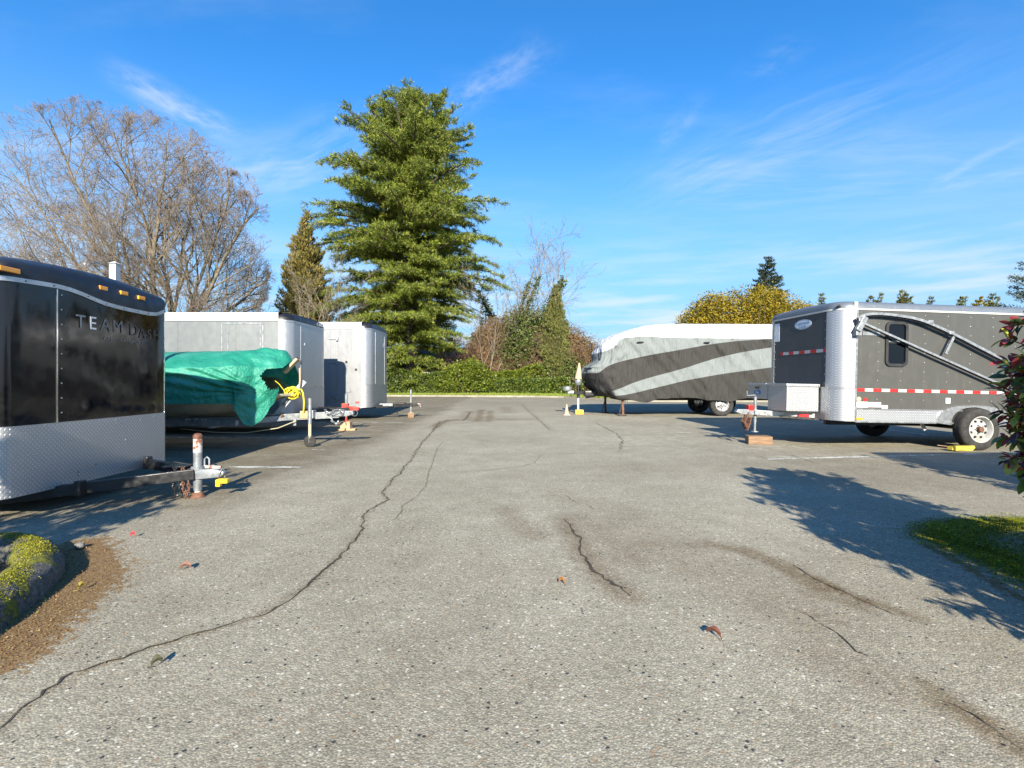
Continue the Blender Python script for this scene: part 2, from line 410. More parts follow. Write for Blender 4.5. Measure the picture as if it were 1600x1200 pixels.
add_stain([(790,795),(812,822),(838,838)], .16, .38)
add_stain([(884,812),(905,850),(930,892),(980,930)], .15, .6)
add_stain([(900,808),(960,850),(990,880)], .22, .38)
add_stain([(880,770),(960,800),(1040,840)], .35, .22)
add_stain([(1465,1090),(1540,1133),(1600,1170)], .10, .8)
add_stain([(1440,1065),(1480,1090)], .06, .6); add_stain([(1270,960),(1320,975)], .07, .4)
add_stain([(735,642),(728,656)], .35, .5); add_stain([(752,641),(746,658)], .22, .75); add_stain([(766,642),(764,658)], .18, .7)
add_stain([(718,655),(690,660),(678,668)], .22, .65); add_stain([(720,652),(760,656),(830,655)], .5, .45)
add_stain([(816,633),(838,652),(862,672)], .14, .22); add_stain([(790,636),(795,645)], .4, .35)
add_stain([(930,820),(1080,880),(1250,960)], .45, .26); add_stain([(620,870),(820,900)], .45, .12); add_stain([(850,740),(1120,728)], .9, .16)
add_stain([(700,1000),(820,1060)], .3, .10); add_stain([(1250,1010),(1420,1080)], .22, .25)
stain = np.maximum(stain, .55*cl01(1-seg_dist(GX, GY, G([(678,672),(659,692),(641,720),(611,752),(597,771),(606,781),(572,801),(565,829),(516,884),(477,917),(400,964),(330,985),(250,1008),(150,1040),(60,1090),(-40,1172)]))/.035))
bay = np.zeros_like(GX)
# the old, darker asphalt of the parking bays on both sides; the aisle between was resurfaced
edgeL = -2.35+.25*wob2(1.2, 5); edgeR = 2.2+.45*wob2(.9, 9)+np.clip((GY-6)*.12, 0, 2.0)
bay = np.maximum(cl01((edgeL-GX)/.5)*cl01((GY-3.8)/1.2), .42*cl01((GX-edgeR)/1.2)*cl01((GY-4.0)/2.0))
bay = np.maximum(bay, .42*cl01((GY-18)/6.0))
litter = np.zeros_like(GX)
lit_pts = [(-30,1045),(40,990),(90,930),(125,880),(130,850),(150,905),(60,975),(20,1020)]
litter = cl01(1.25-seg_dist(GX, GY, G(lit_pts))/.24)
litter = np.maximum(litter, .75*cl01(1-seg_dist(GX, GY, G([(90,950),(150,930),(200,915)]))/.10))
litter = np.maximum(litter, .6*cl01(1-seg_dist(GX, GY, G([(160,862),(200,872),(235,880)]))/.13))
litter *= np.where(GX < -1.2, 1, 0)
litter = np.maximum(litter, .9*cl01(1-seg_dist(GX, GY, G([(1445,850),(1500,880),(1560,915),(1640,960)]))/.10))
# lime bloom and lichen round the pale bays
bloom = cl01(1-seg_dist(GX, GY, G([(1180,700),(1260,694),(1400,690)]))/.9)*.8
bloom = np.maximum(bloom, cl01(1-seg_dist(GX, GY, G([(1190,716),(1370,712)]))/.35))
bloom = np.maximum(bloom, .6*cl01(1-seg_dist(GX, GY, G([(1010,690),(1100,650),(960,655)]))/2.2))
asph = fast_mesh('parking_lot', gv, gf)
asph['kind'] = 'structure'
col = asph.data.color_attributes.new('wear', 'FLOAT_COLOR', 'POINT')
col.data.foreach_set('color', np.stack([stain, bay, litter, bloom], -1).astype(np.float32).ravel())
def asphalt_nodes(t, b, v):
    at = t.nodes.new('ShaderNodeAttribute'); at.attribute_name = 'wear'
    sp = t.nodes.new('ShaderNodeSeparateColor'); S(t, at.outputs['Color'], sp.inputs[0])
    st, by, li, bl = sp.outputs[0], sp.outputs[1], sp.outputs[2], at.outputs['Alpha']
    v1 = t.nodes.new('ShaderNodeTexVoronoi'); v1.inputs['Scale'].default_value = 128; S(t, v, v1.inputs['Vector'])
    v2 = t.nodes.new('ShaderNodeTexVoronoi'); v2.inputs['Scale'].default_value = 60; S(t, v, v2.inputs['Vector'])
    s1 = t.nodes.new('ShaderNodeSeparateColor'); S(t, v1.outputs['Color'], s1.inputs[0])
    s2 = t.nodes.new('ShaderNodeSeparateColor'); S(t, v2.outputs['Color'], s2.inputs[0])
    # binder and fine stones
    stone = RAMP(t, s1.outputs[0], [(0, (.20,.185,.148)), (.2, (.265,.246,.198)), (.55, (.335,.316,.258)), (.8, (.385,.352,.275)), (.93, (.44,.415,.345)), (1.0, (.52,.50,.44))])
    edge = MAPR(t, v1.outputs['Distance'], .30, .75)
    c = MIX(t, M(t, 'MULTIPLY', edge, .55), stone, (.20,.188,.158))
    # larger stones, a few bright, a few near black, some brownish
    dmask = MAPR(t, v2.outputs['Distance'], .46, .36)
    c = MIX(t, M(t, 'MULTIPLY', M(t, 'GREATER_THAN', s2.outputs[0], .972), dmask), c, (.05,.052,.058))
    c = MIX(t, M(t, 'MULTIPLY', M(t, 'LESS_THAN', s2.outputs[0], .032), dmask), c, (.58,.56,.50))
    c = MIX(t, M(t, 'MULTIPLY', M(t, 'LESS_THAN', s2.outputs[1], .05), dmask), c, (.30,.225,.16))
    # broad tone
    n1 = NOISE(t, v, .55, 5, .6); n2 = NOISE(t, v, 3.2, 5, .6); n3 = NOISE(t, v, 22, 4, .6)
    c = MIX(t, 1.0, c, RAMP(t, n1, [(.3, (.86,.85,.82)), (.7, (1.10,1.10,1.10))]), 'MULTIPLY')
    c = MIX(t, 1.0, c, RAMP(t, n2, [(.3, (.88,.87,.85)), (.7, (1.08,1.08,1.08))]), 'MULTIPLY')
    c = MIX(t, 1.0, c, RAMP(t, n3, [(.25, (.86,.86,.86)), (.75, (1.12,1.12,1.12))]), 'MULTIPLY')
    c = MIX(t, 1.0, c, RAMP(t, NOISE(t, v, .22, 4, .6), [(.35, (.93,.91,.87)), (.65, (1.06,1.06,1.03))]), 'MULTIPLY')
    brk = MAPR(t, NOISE(t, v, 1.7, 6, .68), .30, .62)
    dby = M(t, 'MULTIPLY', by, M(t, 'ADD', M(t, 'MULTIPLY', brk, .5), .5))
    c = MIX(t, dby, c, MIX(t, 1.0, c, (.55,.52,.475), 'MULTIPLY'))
    sm = M(t, 'MULTIPLY', st, MAPR(t, NOISE(t, v, 9, 6, .7), .25, .6, .45, 1.0))
    c = MIX(t, sm, c, MIX(t, 1.0, c, (.45,.345,.235), 'MULTIPLY'))
    lm = MAPR(t, M(t, 'ADD', li, M(t, 'MULTIPLY', M(t, 'SUBTRACT', NOISE(t, v, 16, 6, .72), .5), 2.4)), .45, .75)
    lm = M(t, 'MULTIPLY', lm, MAPR(t, li, .02, .2))
    c = MIX(t, M(t, 'MULTIPLY', lm, .85), c, RAMP(t, NOISE(t, v, 60, 3), [(.3, (.085,.045,.018)), (.55, (.19,.11,.04)), (.75, (.30,.21,.08))]))
    bm_ = M(t, 'MULTIPLY', bl, MAPR(t, NOISE(t, v, 5, 6, .7), .42, .66))
    c = MIX(t, M(t, 'MULTIPLY', bm_, .5), c, (.52,.52,.42))
    S(t, c, b.inputs['Base Color']); b.inputs['Roughness'].default_value = .88; b.inputs['Specular IOR Level'].default_value = .25
    hh = M(t, 'ADD', M(t, 'MULTIPLY', v1.outputs['Distance'], -1.0), M(t, 'MULTIPLY', n3, 1.2))
    bn = t.nodes.new('ShaderNodeBump'); bn.inputs['Strength'].default_value = .6; bn.inputs['Distance'].default_value = .003
    S(t, hh, bn.inputs['Height']); S(t, bn.outputs[0], b.inputs['Normal'])
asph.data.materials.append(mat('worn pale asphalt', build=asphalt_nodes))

def soil_nodes(t, b, v):
    c = RAMP(t, NOISE(t, v, .8, 6, .65), [(.3, (.035,.05,.015)), (.5, (.06,.075,.022)), (.7, (.10,.085,.045))])
    S(t, c, b.inputs['Base Color']); b.inputs['Roughness'].default_value = .95
g = MB(); g.add([(-900,-900,-.03),(900,-900,-.03),(900,1400,-.03),(-900,1400,-.03)], [(0,1,2,3)])
tag(g.build('ground', mat('rough grass and soil', build=soil_nodes)), kind='structure')

# cracks: thin jagged strips of dirt filled gap, lying in the asphalt
crack_m = mat('dirt in a crack', (.05,.042,.03), .95, var=.6, vscale=30)
crack_b = mat('brown dirt in a crack', (.11,.085,.05), .95, var=.5, vscale=30)
CRACKS = [
 ([(700,655),(678,672),(659,692),(641,720),(626,738),(611,752),(597,771),(606,781),(588,790),(572,801),(566,815),(565,829),(555,842),(542,854),(532,868),(516,884),(497,898),(477,917),(460,932),(441,946),(420,955),(400,964),(365,973),(330,985),(290,998),(250,1008),(220,1019),(190,1028),(150,1040),(110,1052),(85,1070),(60,1090),(35,1110),(10,1130),(-40,1172)], .011, crack_m, 1.5),
 ([(734,644),(730,652),(724,657),(705,656),(688,659),(676,672)], .05, crack_b, 1.6),
 ([(692,690),(685,699),(679,712),(675,726),(670,741),(666,756),(659,767),(648,778),(629,792),(623,805),(612,815)], .007, crack_b, 1.0),
 ([(662,739),(690,738),(722,737),(760,735),(812,730),(835,724),(846,709)], .007, crack_b, 1.0),
 ([(862,711),(925,707),(1000,707),(1060,706),(1120,709)], .008, crack_b, 1.0),
 ([(927,660),(942,666),(957,674),(965,680),(972,687),(970,696),(968,704)], .016, crack_b, 2.2),
 ([(884,812),(888,824),(891,835),(902,842),(910,850),(906,862),(914,872),(924,884),(932,895),(946,905),(962,914),(972,922),(983,932)], .017, crack_m, 1.6),
 ([(1216,871),(1232,880),(1251,890),(1277,907),(1298,916),(1319,926),(1345,940),(1375,952),(1403,962),(1431,974)], .005, crack_m, .8),
 ([(1240,954),(1256,958),(1270,965),(1285,975),(1300,984),(1313,996),(1326,1008),(1342,1019),(1360,1029),(1378,1040)], .005, crack_m, .8),
 ([(1462,1092),(1480,1100),(1499,1109),(1518,1121),(1545,1142),(1600,1176)], .008, crack_m, 1.2),
 ([(816,632),(824,641),(835,650),(846,660),(860,672)], .013, crack_b, 1.6),
 ([(1183,752),(1200,760),(1230,772)], .006, crack_b, 1.0), ([(1164,862),(1180,872),(1196,880)], .004, crack_m, 1.0),
 ([(1215,704),(1240,712),(1262,720),(1290,727)], .008, crack_b, 1.0),
 ([(880,772),(893,781),(906,790)], .006, crack_b, 1.0), ([(915,787),(924,793),(926,800)], .008, crack_m, 1.0)]
rc = random.Random(3)
for pts, w, m_, jag in CRACKS:
    P = [GP(*p) for p in pts]; L = []
    for a, b in zip(P[:-1], P[1:]):
        n = max(2, int((b-a).length/.045))
        for k in range(n): L.append(a.lerp(b, k/n))
    L.append(P[-1]); mb = MB(); vv = []
    off = 0.0
    for i, p in enumerate(L):
        d = (L[min(i+1, len(L)-1)]-L[max(i-1, 0)]).normalized(); nrm = Vector((-d.y, d.x, 0))
        off = off*.6+rc.uniform(-.012, .012)*jag
        taper = min(1, i/4, (len(L)-1-i)/4)
        ww = w*(.35+rc.random()*1.1)*max(.25, taper)/2*1.0
        ww1, ww2 = ww*rc.uniform(.6, 1.5), ww*rc.uniform(.6, 1.5)
        q = p+nrm*off; vv += [(q+nrm*ww1)[:2]+(.004,), (q-nrm*ww2)[:2]+(.004,)]
    mb.add(vv, [(2*i, 2*i+1, 2*i+3, 2*i+2) for i in range(len(L)-1)])
    for i in range(0, len(L)-1):                       # crumbled edges and grit beside the gap
        for _ in range(2 if w > .01 else 1):
            if rc.random() < .45: continue
            p = L[i]+Vector((rc.uniform(-1, 1)*(w*1.5+.006), rc.uniform(-.02, .02), .0045)); s_ = rc.uniform(.002, .0055)*(1.4 if w > .012 else 1); a0 = rc.random()*6
            mb.add([tuple(p+Vector((math.cos(a0+q*1.57)*s_*rc.uniform(.6, 1.3), math.sin(a0+q*1.57)*s_*rc.uniform(.6, 1.3), 0))) for q in range(4)], [(0, 1, 2, 3)])
    o = mb.build('asphalt_crack', m_); o['kind'] = 'structure'

# painted bay lines, worn through, and one sunlit gap painted pale
def paint_nodes(t, b, v):
    S(t, RAMP(t, NOISE(t, v, 8, 4), [(.3, (.46,.46,.42)), (.7, (.66,.66,.62))]), b.inputs['Base Color'])
    tr = t.nodes.new('ShaderNodeBsdfTransparent'); mx = t.nodes.new('ShaderNodeMixShader')
    a = MAPR(t, M(t, 'ADD', M(t, 'MULTIPLY', NOISE(t, v, 3.0, 6, .7), .7), M(t, 'MULTIPLY', NOISE(t, v, 55, 4, .7), .5)), .53, .66)
    S(t, a, mx.inputs[0]); S(t, b.outputs[0], mx.inputs[2]); S(t, tr.outputs[0], mx.inputs[1])
    S(t, mx.outputs[0], t.nodes['Material Output'].inputs['Surface'])
paint_m = mat('worn line paint and lit gap', rough=.8, build=paint_nodes)
for (a, b, w) in [((-7.6,10.2),(-3.05,10.2),.09), ((-6.5,6.80),(-2.75,6.74),.10), ((-8,13.8),(-2.95,13.75),.09), ((-3.3,8.46),(-2.95,8.42),.06),
                  ((3.70,7.42),(8.5,8.15),.09), ((3.6,11.25),(5.3,11.2),.08), ((8.55,15.2),(8.72,10.6),.09), ((5.8,16.2),(9.0,16.1),.08)]:  # the strip running away from view is a sunlit gap, painted pale
    a3, b3 = Vector((*a, 0)), Vector((*b, 0)); d = (b3-a3).normalized(); n = Vector((-d.y, d.x, 0))*w/2
    mb = MB(); mb.add([(p.x, p.y, .005) for p in (a3-n, b3-n, b3+n, a3+n)], [(0,1,2,3)])
    mb.build('bay_line_lit_gap', paint_m)['kind'] = 'structure'

# grass verge with a low concrete edge at the back of the lot
grass_m = mat('short bright grass', build=lambda t, b, v: (S(t, RAMP(t, NOISE(t, v, 1.4, 6, .7), [(.3, (.10,.14,.018)), (.55, (.17,.24,.028)), (.75, (.24,.26,.06))]), b.inputs['Base Color']), b.inputs['Roughness'].__setattr__('default_value', .95)), bump=(30,1,.05))
vp = [(-40,37.2),(-13,36.6),(-6,35.9),(1.6,34.6),(3.4,33.4),(6.2,27.6),(12,27.0),(40,27.0)]
mb = MB()
n = len(vp); top = [(x, y, .09) for x, y in vp]+[(x, 64.0, .15) for x, y in vp]
mb.add(top, [(i, i+1, n+i+1, n+i) for i in range(n-1)])
verge = mb.build('grass_verge', grass_m); verge['kind'] = 'structure'
mb = MB()
for (a, b) in zip(vp[:-1], vp[1:]):
    a3, b3 = Vector((a[0], a[1]-.09, .05)), Vector((b[0], b[1]-.09, .05)); mb.beam(a3, b3, .17, .12)
mb.build('kerb', mat('dirty concrete kerb', (.27,.25,.20), .9, var=.35, vscale=1.5))['kind'] = 'structure'
# the blades that break the verge's edge
nb = 26000
bx = RNG.uniform(-14, 18, nb); yb = np.interp(bx, [p[0] for p in vp], [p[1] for p in vp])+RNG.random(nb)**2*5.0
h = RNG.uniform(.05, .14, nb); a = RNG.uniform(0, math.pi, nb); w = .03
gq = np.stack([np.stack([bx-np.cos(a)*w, yb-np.sin(a)*w, np.full(nb, .09)], -1), np.stack([bx+np.cos(a)*w, yb+np.sin(a)*w, np.full(nb, .09)], -1),
               np.stack([bx+RNG.normal(0,.03,nb), yb+RNG.normal(0,.03,nb), .09+h], -1)], 1)
go = fast_mesh('grass', gq.reshape(-1, 3), np.arange(nb*3).reshape(-1, 3), leafmat('grass blades', [(.13,.19,.022),(.22,.29,.035),(.28,.30,.07)], .3))
tag(go, 'short bright grass along the verge behind the lot', 'grass', kind='stuff')

# ------------------------------------------------------------------ planting beds with mossy asphalt berms
def moss_berm(t, b, v):
    g_ = t.nodes.new('ShaderNodeNewGeometry'); sp = t.nodes.new('ShaderNodeSeparateXYZ'); S(t, g_.outputs['Normal'], sp.inputs[0])
    base = RAMP(t, NOISE(t, v, 38, 6, .75), [(.3, (.035,.034,.030)), (.5, (.10,.098,.09)), (.72, (.22,.21,.185))])
    k = M(t, 'ADD', MAPR(t, NOISE(t, v, 5.5, 6, .72), .3, .7), M(t, 'MULTIPLY', sp.outputs[2], .30))
    mossm = MAPR(t, k, .70, .88)
    moss = RAMP(t, NOISE(t, v, 40, 4, .7), [(.3, (.05,.06,.01)), (.5, (.14,.145,.014)), (.7, (.28,.26,.022))])
    S(t, MIX(t, mossm, base, moss), b.inputs['Base Color']); b.inputs['Roughness'].default_value = .95
    bn = t.nodes.new('ShaderNodeBump'); bn.inputs['Strength'].default_value = 1; bn.inputs['Distance'].default_value = .018
    S(t, M(t, 'ADD', NOISE(t, v, 34, 5, .7), M(t, 'MULTIPLY', mossm, .5)), bn.inputs['Height']); S(t, bn.outputs[0], b.inputs['Normal'])
berm_m = mat('mossy weathered asphalt berm', build=moss_berm)
def smooth_path(P, it=3):
    P = [Vector(p) for p in P]
    for _ in range(it):
        Q = [P[0]]
        for a, b in zip(P[:-1], P[1:]): Q += [a.lerp(b, .25), a.lerp(b, .75)]
        Q.append(P[-1]); P = Q
    return P
def berm(path, w, h, name, m_, seed=1, rough=.014):
    P = smooth_path([(x, y, 0) for x, y in path]); L = [P[0]]
    for a, b in zip(P[:-1], P[1:]):
        n = max(1, int((b-a).length/.035))
        for k in range(1, n+1): L.append(a.lerp(b, k/n))
    K = 18; vs = []; fs = []
    for i, p in enumerate(L):
        d = (L[min(i+1, len(L)-1)]-L[max(i-1, 0)]).normalized(); n_ = Vector((-d.y, d.x, 0))
        for j in range(K):
            a = math.pi*j/(K-1); u = -math.cos(a); e = abs(u)**1.5
            z = h*(math.sin(a)**.62)
            q = p+n_*(u*w/2)+Vector((0, 0, z))
            dn = mnoise.noise(q*3.5+Vector((seed*9, 0, 0)))*rough*2.0+mnoise.noise(q*14)*rough+mnoise.noise(q*40)*rough*.5
            q += (n_*u+Vector((0, 0, 1)))*dn*(1 if z > .02 else .5)
            if j in (0, K-1): q.z = -.01
            vs.append(tuple(q))
    for i in range(len(L)-1):
        for j in range(K-1):
            a = i*K+j; fs.append((a, a+1, a+K+1, a+K))
    o = fast_mesh(name, vs, fs, m_, smooth=True); return o
left_path = [(-2.55,-1.6),(-2.35,.4),(-2.32,1.5),(-2.42,2.2),(-2.62,2.75),(-2.86,3.12),(-3.25,3.36),(-3.9,3.42),(-5.2,3.4),(-9,3.3)]
bl_ = berm(left_path, .25, .145, 'bed_kerb', berm_m, 1, rough=.009); bl_['kind'] = 'structure'
soil = MB(); sp_ = smooth_path([(x, y, 0) for x, y in left_path], 2)
soil.add([(p.x, p.y, .035) for p in sp_]+[(-9, -1.6, .035)], [tuple(range(len(sp_)+1))])
soil.build('bed_soil', mat('dark bark litter', (.05,.035,.022), .95, var=.7, vscale=30, bump=(45,1,.03)))['kind'] = 'structure'

right_path = [(2.3,-1.5),(2.45,.6),(2.72,1.9),(3.0,2.75),(3.22,3.3),(3.5,3.62),(3.95,3.75),(4.5,3.6),(6.5,3.3),(9,3.2)]
rp = [(x+.30 if x < 3.4 else x+.08, y-(.22 if x > 3.3 else .05)) for x, y in right_path]
br_ = berm(rp, .30, .14, 'bed_kerb', berm_m, 4); br_['kind'] = 'structure'
soil = MB(); sp_ = smooth_path([(x, y, 0) for x, y in rp], 2)
soil.add([(p.x, p.y, .035) for p in sp_]+[(9, -1.5, .035)], [tuple(range(len(sp_)+1))])
soil.build('bed_soil', bpy.data.materials['dark bark litter'])['kind'] = 'structure'
# moss and low weeds that creep over the asphalt round the right bed
nm = 85000; rr = np.random.default_rng(11)
mpth = np.array([(2.95,2.1),(3.05,2.7),(3.12,3.2),(3.15,3.75),(3.6,4.05),(4.2,4.1),(5.0,3.9),(6.0,3.7)])
tt = rr.uniform(0, len(mpth)-1.001, nm); i0 = tt.astype(int); fr = (tt-i0)[:, None]
cp = mpth[i0]*(1-fr)+mpth[i0+1]*fr+rr.normal(0, 1, (nm, 2))*[.12, .10]
in_ = rr.random((45000, 2))*[1.6, 2.2]+[3.15, 1.9]; in_ = in_[in_[:, 0] > 3.15+.0*in_[:, 1]]; in_ = in_[(in_[:, 1] < 4.0) & (in_[:, 0]/in_[:, 1] < 1.15)]
cp = np.concatenate([cp, in_]); cp = cp[(cp[:, 1] > 1.9)]; nm = len(cp)
inside = np.zeros(len(cp)); inside[-len(in_):] = .036
dk = seg_dist(cp[:, 0], cp[:, 1], [tuple(p) for p in np.array(sp_)[:, :2]])
zb = np.where(dk < .15, .14*np.sqrt(np.clip(1-(dk/.15)**2, 0, 1))+.0, np.where(inside > 0, .036, .004))
def tufts(cx, cy, cz, size, rng, up=.7):
    n = len(cx); d = rng.normal(0, 1, (n, 3)); d[:, 2] = np.abs(d[:, 2])*up; d /= np.linalg.norm(d, axis=1)[:, None]
    s = np.cross(d, rng.normal(0, 1, (n, 3))); s /= np.linalg.norm(s, axis=1)[:, None]
    c = np.stack([cx, cy, cz], -1); L = size*rng.uniform(.5, 1.4, n)[:, None]
    return np.stack([c, c+d*L*.5+s*L*.3, c+d*L, c+d*L*.5-s*L*.3], 1)
q = tufts(cp[:, 0], cp[:, 1], zb, .0105, rr, up=.5)
mo = fast_mesh('moss', q.reshape(-1, 3), np.arange(nm*4).reshape(-1, 4), leafmat('bright moss', [(.07,.10,.008),(.18,.21,.012),(.34,.33,.02)], .25, clump=3.5))
tag(mo, 'bright green moss creeping over the asphalt beside the right bed', 'moss', kind='stuff')
# moss cushions on the left berm
nl = 26000; t_ = rr.uniform(0, 1, nl); LP = smooth_path([(x, y, 0) for x, y in left_path], 3); LP = np.array([tuple(p) for p in LP])
seg = np.linalg.norm(np.diff(LP[:, :2], axis=0), axis=1); cum = np.r_[0, np.cumsum(seg)]
s_ = rr.uniform(3.0, 6.6, nl); lx = np.interp(s_, cum, LP[:, 0]); ly = np.interp(s_, cum, LP[:, 1])
ct = np.array([mnoise.noise(Vector((a*3.1, b*3.1, 5))) for a, b in zip(lx, ly)]); keep = ct > -.02
lx, ly = lx[keep], ly[keep]; offs = rr.normal(0, .06, (len(lx), 2)); lx2, ly2 = lx+offs[:, 0], ly+offs[:, 1]
dd = np.minimum(.999, np.hypot(offs[:, 0], offs[:, 1])/.125)
q = tufts(lx2, ly2, .150*np.sqrt(1-dd**2)**.9, .008, rr)
mo = fast_mesh('moss', q.reshape(-1, 3), np.arange(len(lx)*4).reshape(-1, 4), leafmat('yellow green moss', [(.10,.11,.01),(.21,.21,.014),(.34,.32,.025)], .2, clump=5))
tag(mo, 'yellow green moss cushions on the left berm', 'moss', kind='stuff')
rs2 = np.random.default_rng(77); nsc = 420
sx_ = rs2.uniform(-3.2, 4.5, nsc); sy_ = 1.9+rs2.random(nsc)**1.4*12
q = tufts(sx_, sy_, np.full(nsc, .004), .011, rs2, up=.25)
so_ = fast_mesh('scattered_litter', q.reshape(-1, 3), np.arange(nsc*4).reshape(-1, 4), leafmat('dry scraps', [(.06,.04,.02),(.17,.10,.04),(.25,.20,.12)], .1))
tag(so_, 'tiny dry scraps of leaf and grit scattered thinly over the asphalt', 'leaf litter', kind='stuff')
# loose leaf litter on the brown dirt beside the left berm
nl = 4500; base = np.array([tuple(GP(*p)) for p in lit_pts]); k_ = rr.integers(0, len(base)-1, nl); f_ = rr.random((nl, 1))
c = base[k_]*(1-f_)+base[k_+1]*f_+rr.normal(0, .13, (nl, 3)); c = c[(c[:, 0] > -3.3)]; nl = len(c)
q = tufts(c[:, 0], c[:, 1], np.full(nl, .004), .0075, rr, up=.25)
lo = fast_mesh('leaf_litter', q.reshape(-1, 3), np.arange(nl*4).reshape(-1, 4), leafmat('dry litter', [(.09,.045,.018),(.19,.10,.035),(.27,.19,.08)], .1))
tag(lo, 'rusty brown leaf litter on asphalt beside the left berm', 'leaf litter', kind='stuff')
# ------------------------------------------------------------------ trailers
def plan(F, L, w, r, bow=0.0, ins=0.0, nf=14):
    """plan outline, open at nothing: rear right, round the nose, rear left. Nose towards +x."""
    r = max(r-ins, .04); hw = w/2-ins; x1 = F-ins; x0 = F-L+ins; pts = [(x0, -hw)]
    m_ = 3
    for i in range(1, m_): pts.append((x0+(x1-r-x0)*i/m_, -hw))
    for k in range(9):
        a = -math.pi/2+math.pi/2*k/8; pts.append((x1-r+r*math.cos(a), -hw+r+r*math.sin(a)))
    for k in range(1, nf): pts.append((x1, -hw+r+(2*hw-2*r)*k/nf))
    for k in range(9):
        a = math.pi/2*k/8; pts.append((x1-r+r*math.cos(a), hw-r+r*math.sin(a)))
    for i in range(m_-1, 0, -1): pts.append((x0+(x1-r-x0)*i/m_, hw))
    pts.append((x0, hw))
    if bow: pts = [(x+(bow*(1-(y/hw)**2) if x > x1-r*.999 else 0), y) for x, y in pts]
    return pts
CN0, CN1, FR1, CN2 = 3, 11, 11+14, 11+14+8      # index of: right corner start/end, front end, left corner end
def wallmesh(pl, z0, z1, closed=True):
    n = len(pl); f0 = z0 if callable(z0) else (lambda x, y: z0); f1 = z1 if callable(z1) else (lambda x, y: z1)
    mb = MB(); mb.add([(x, y, f0(x, y)) for x, y in pl]+[(x, y, f1(x, y)) for x, y in pl],
                      [(i, (i+1) % n, n+(i+1) % n, n+i) for i in range(n if closed else n-1)])
    return mb
def band(pl, i0, i1, z0, z1, off):
    """a plate wrapped round part of the outline, standing off by off"""
    f0 = z0 if callable(z0) else (lambda x, y: z0); f1 = z1 if callable(z1) else (lambda x, y: z1)
    seg = pl[i0:i1+1]; out = []
    for k, (x, y) in enumerate(seg):
        a = seg[max(k-1, 0)]; b = seg[min(k+1, len(seg)-1)]
        dx, dy = b[0]-a[0], b[1]-a[1]; l = math.hypot(dx, dy) or 1; out.append((x+dy/l*off, y-dx/l*off))
    n = len(seg); vs = []
    for (x, y), (X, Y) in zip(seg, out): vs += [(X, Y, f0(x, y)), (X, Y, f1(x, y)), (x, y, f0(x, y)), (x, y, f1(x, y))]
    fs = []
    for i in range(n-1):
        a, b = 4*i, 4*(i+1); fs += [(a, b, b+1, a+1), (a+1, b+1, b+3, a+3), (a+2, b+2, b, a)]
    fs += [(0, 1, 3, 2), (4*(n-1), 4*(n-1)+2, 4*(n-1)+3, 4*(n-1)+1)]
    mb = MB(); mb.add(vs, fs); return mb
def roofmesh(args, zf, rings, arch, w, part=None, skip_fill=False):
    """rings: (inset, rise); arch: how much lower the sides are than the middle"""
    mb = MB(); k0 = None; pls = []
    for ins, dz in rings: pls.append((plan(*args, ins=ins), dz))
    n = len(pls[0][0]); vs = []
    for ri, (pl, dz) in enumerate(pls):
        for x, y in pl:
            base = zf(x, y) if callable(zf) else zf
            drop = 0 if ri == 0 else arch*(abs(y)/(w/2))**2.2
            if ri == 0 and callable(zf): vs.append((x, y, base))
            else: vs.append((x, y, (base if not callable(zf) else args_ztop)+dz-drop))
    fs = []
    for r_ in range(len(rings)-1):
        for i in range(n):
            j = (i+1) % n
            if part is not None and not part(i): continue
            fs.append((r_*n+i, r_*n+j, (r_+1)*n+j, (r_+1)*n+i))
    if not skip_fill: fs.append(tuple((len(rings)-1)*n+i for i in range(n)))
    mb.add(vs, fs); return mb
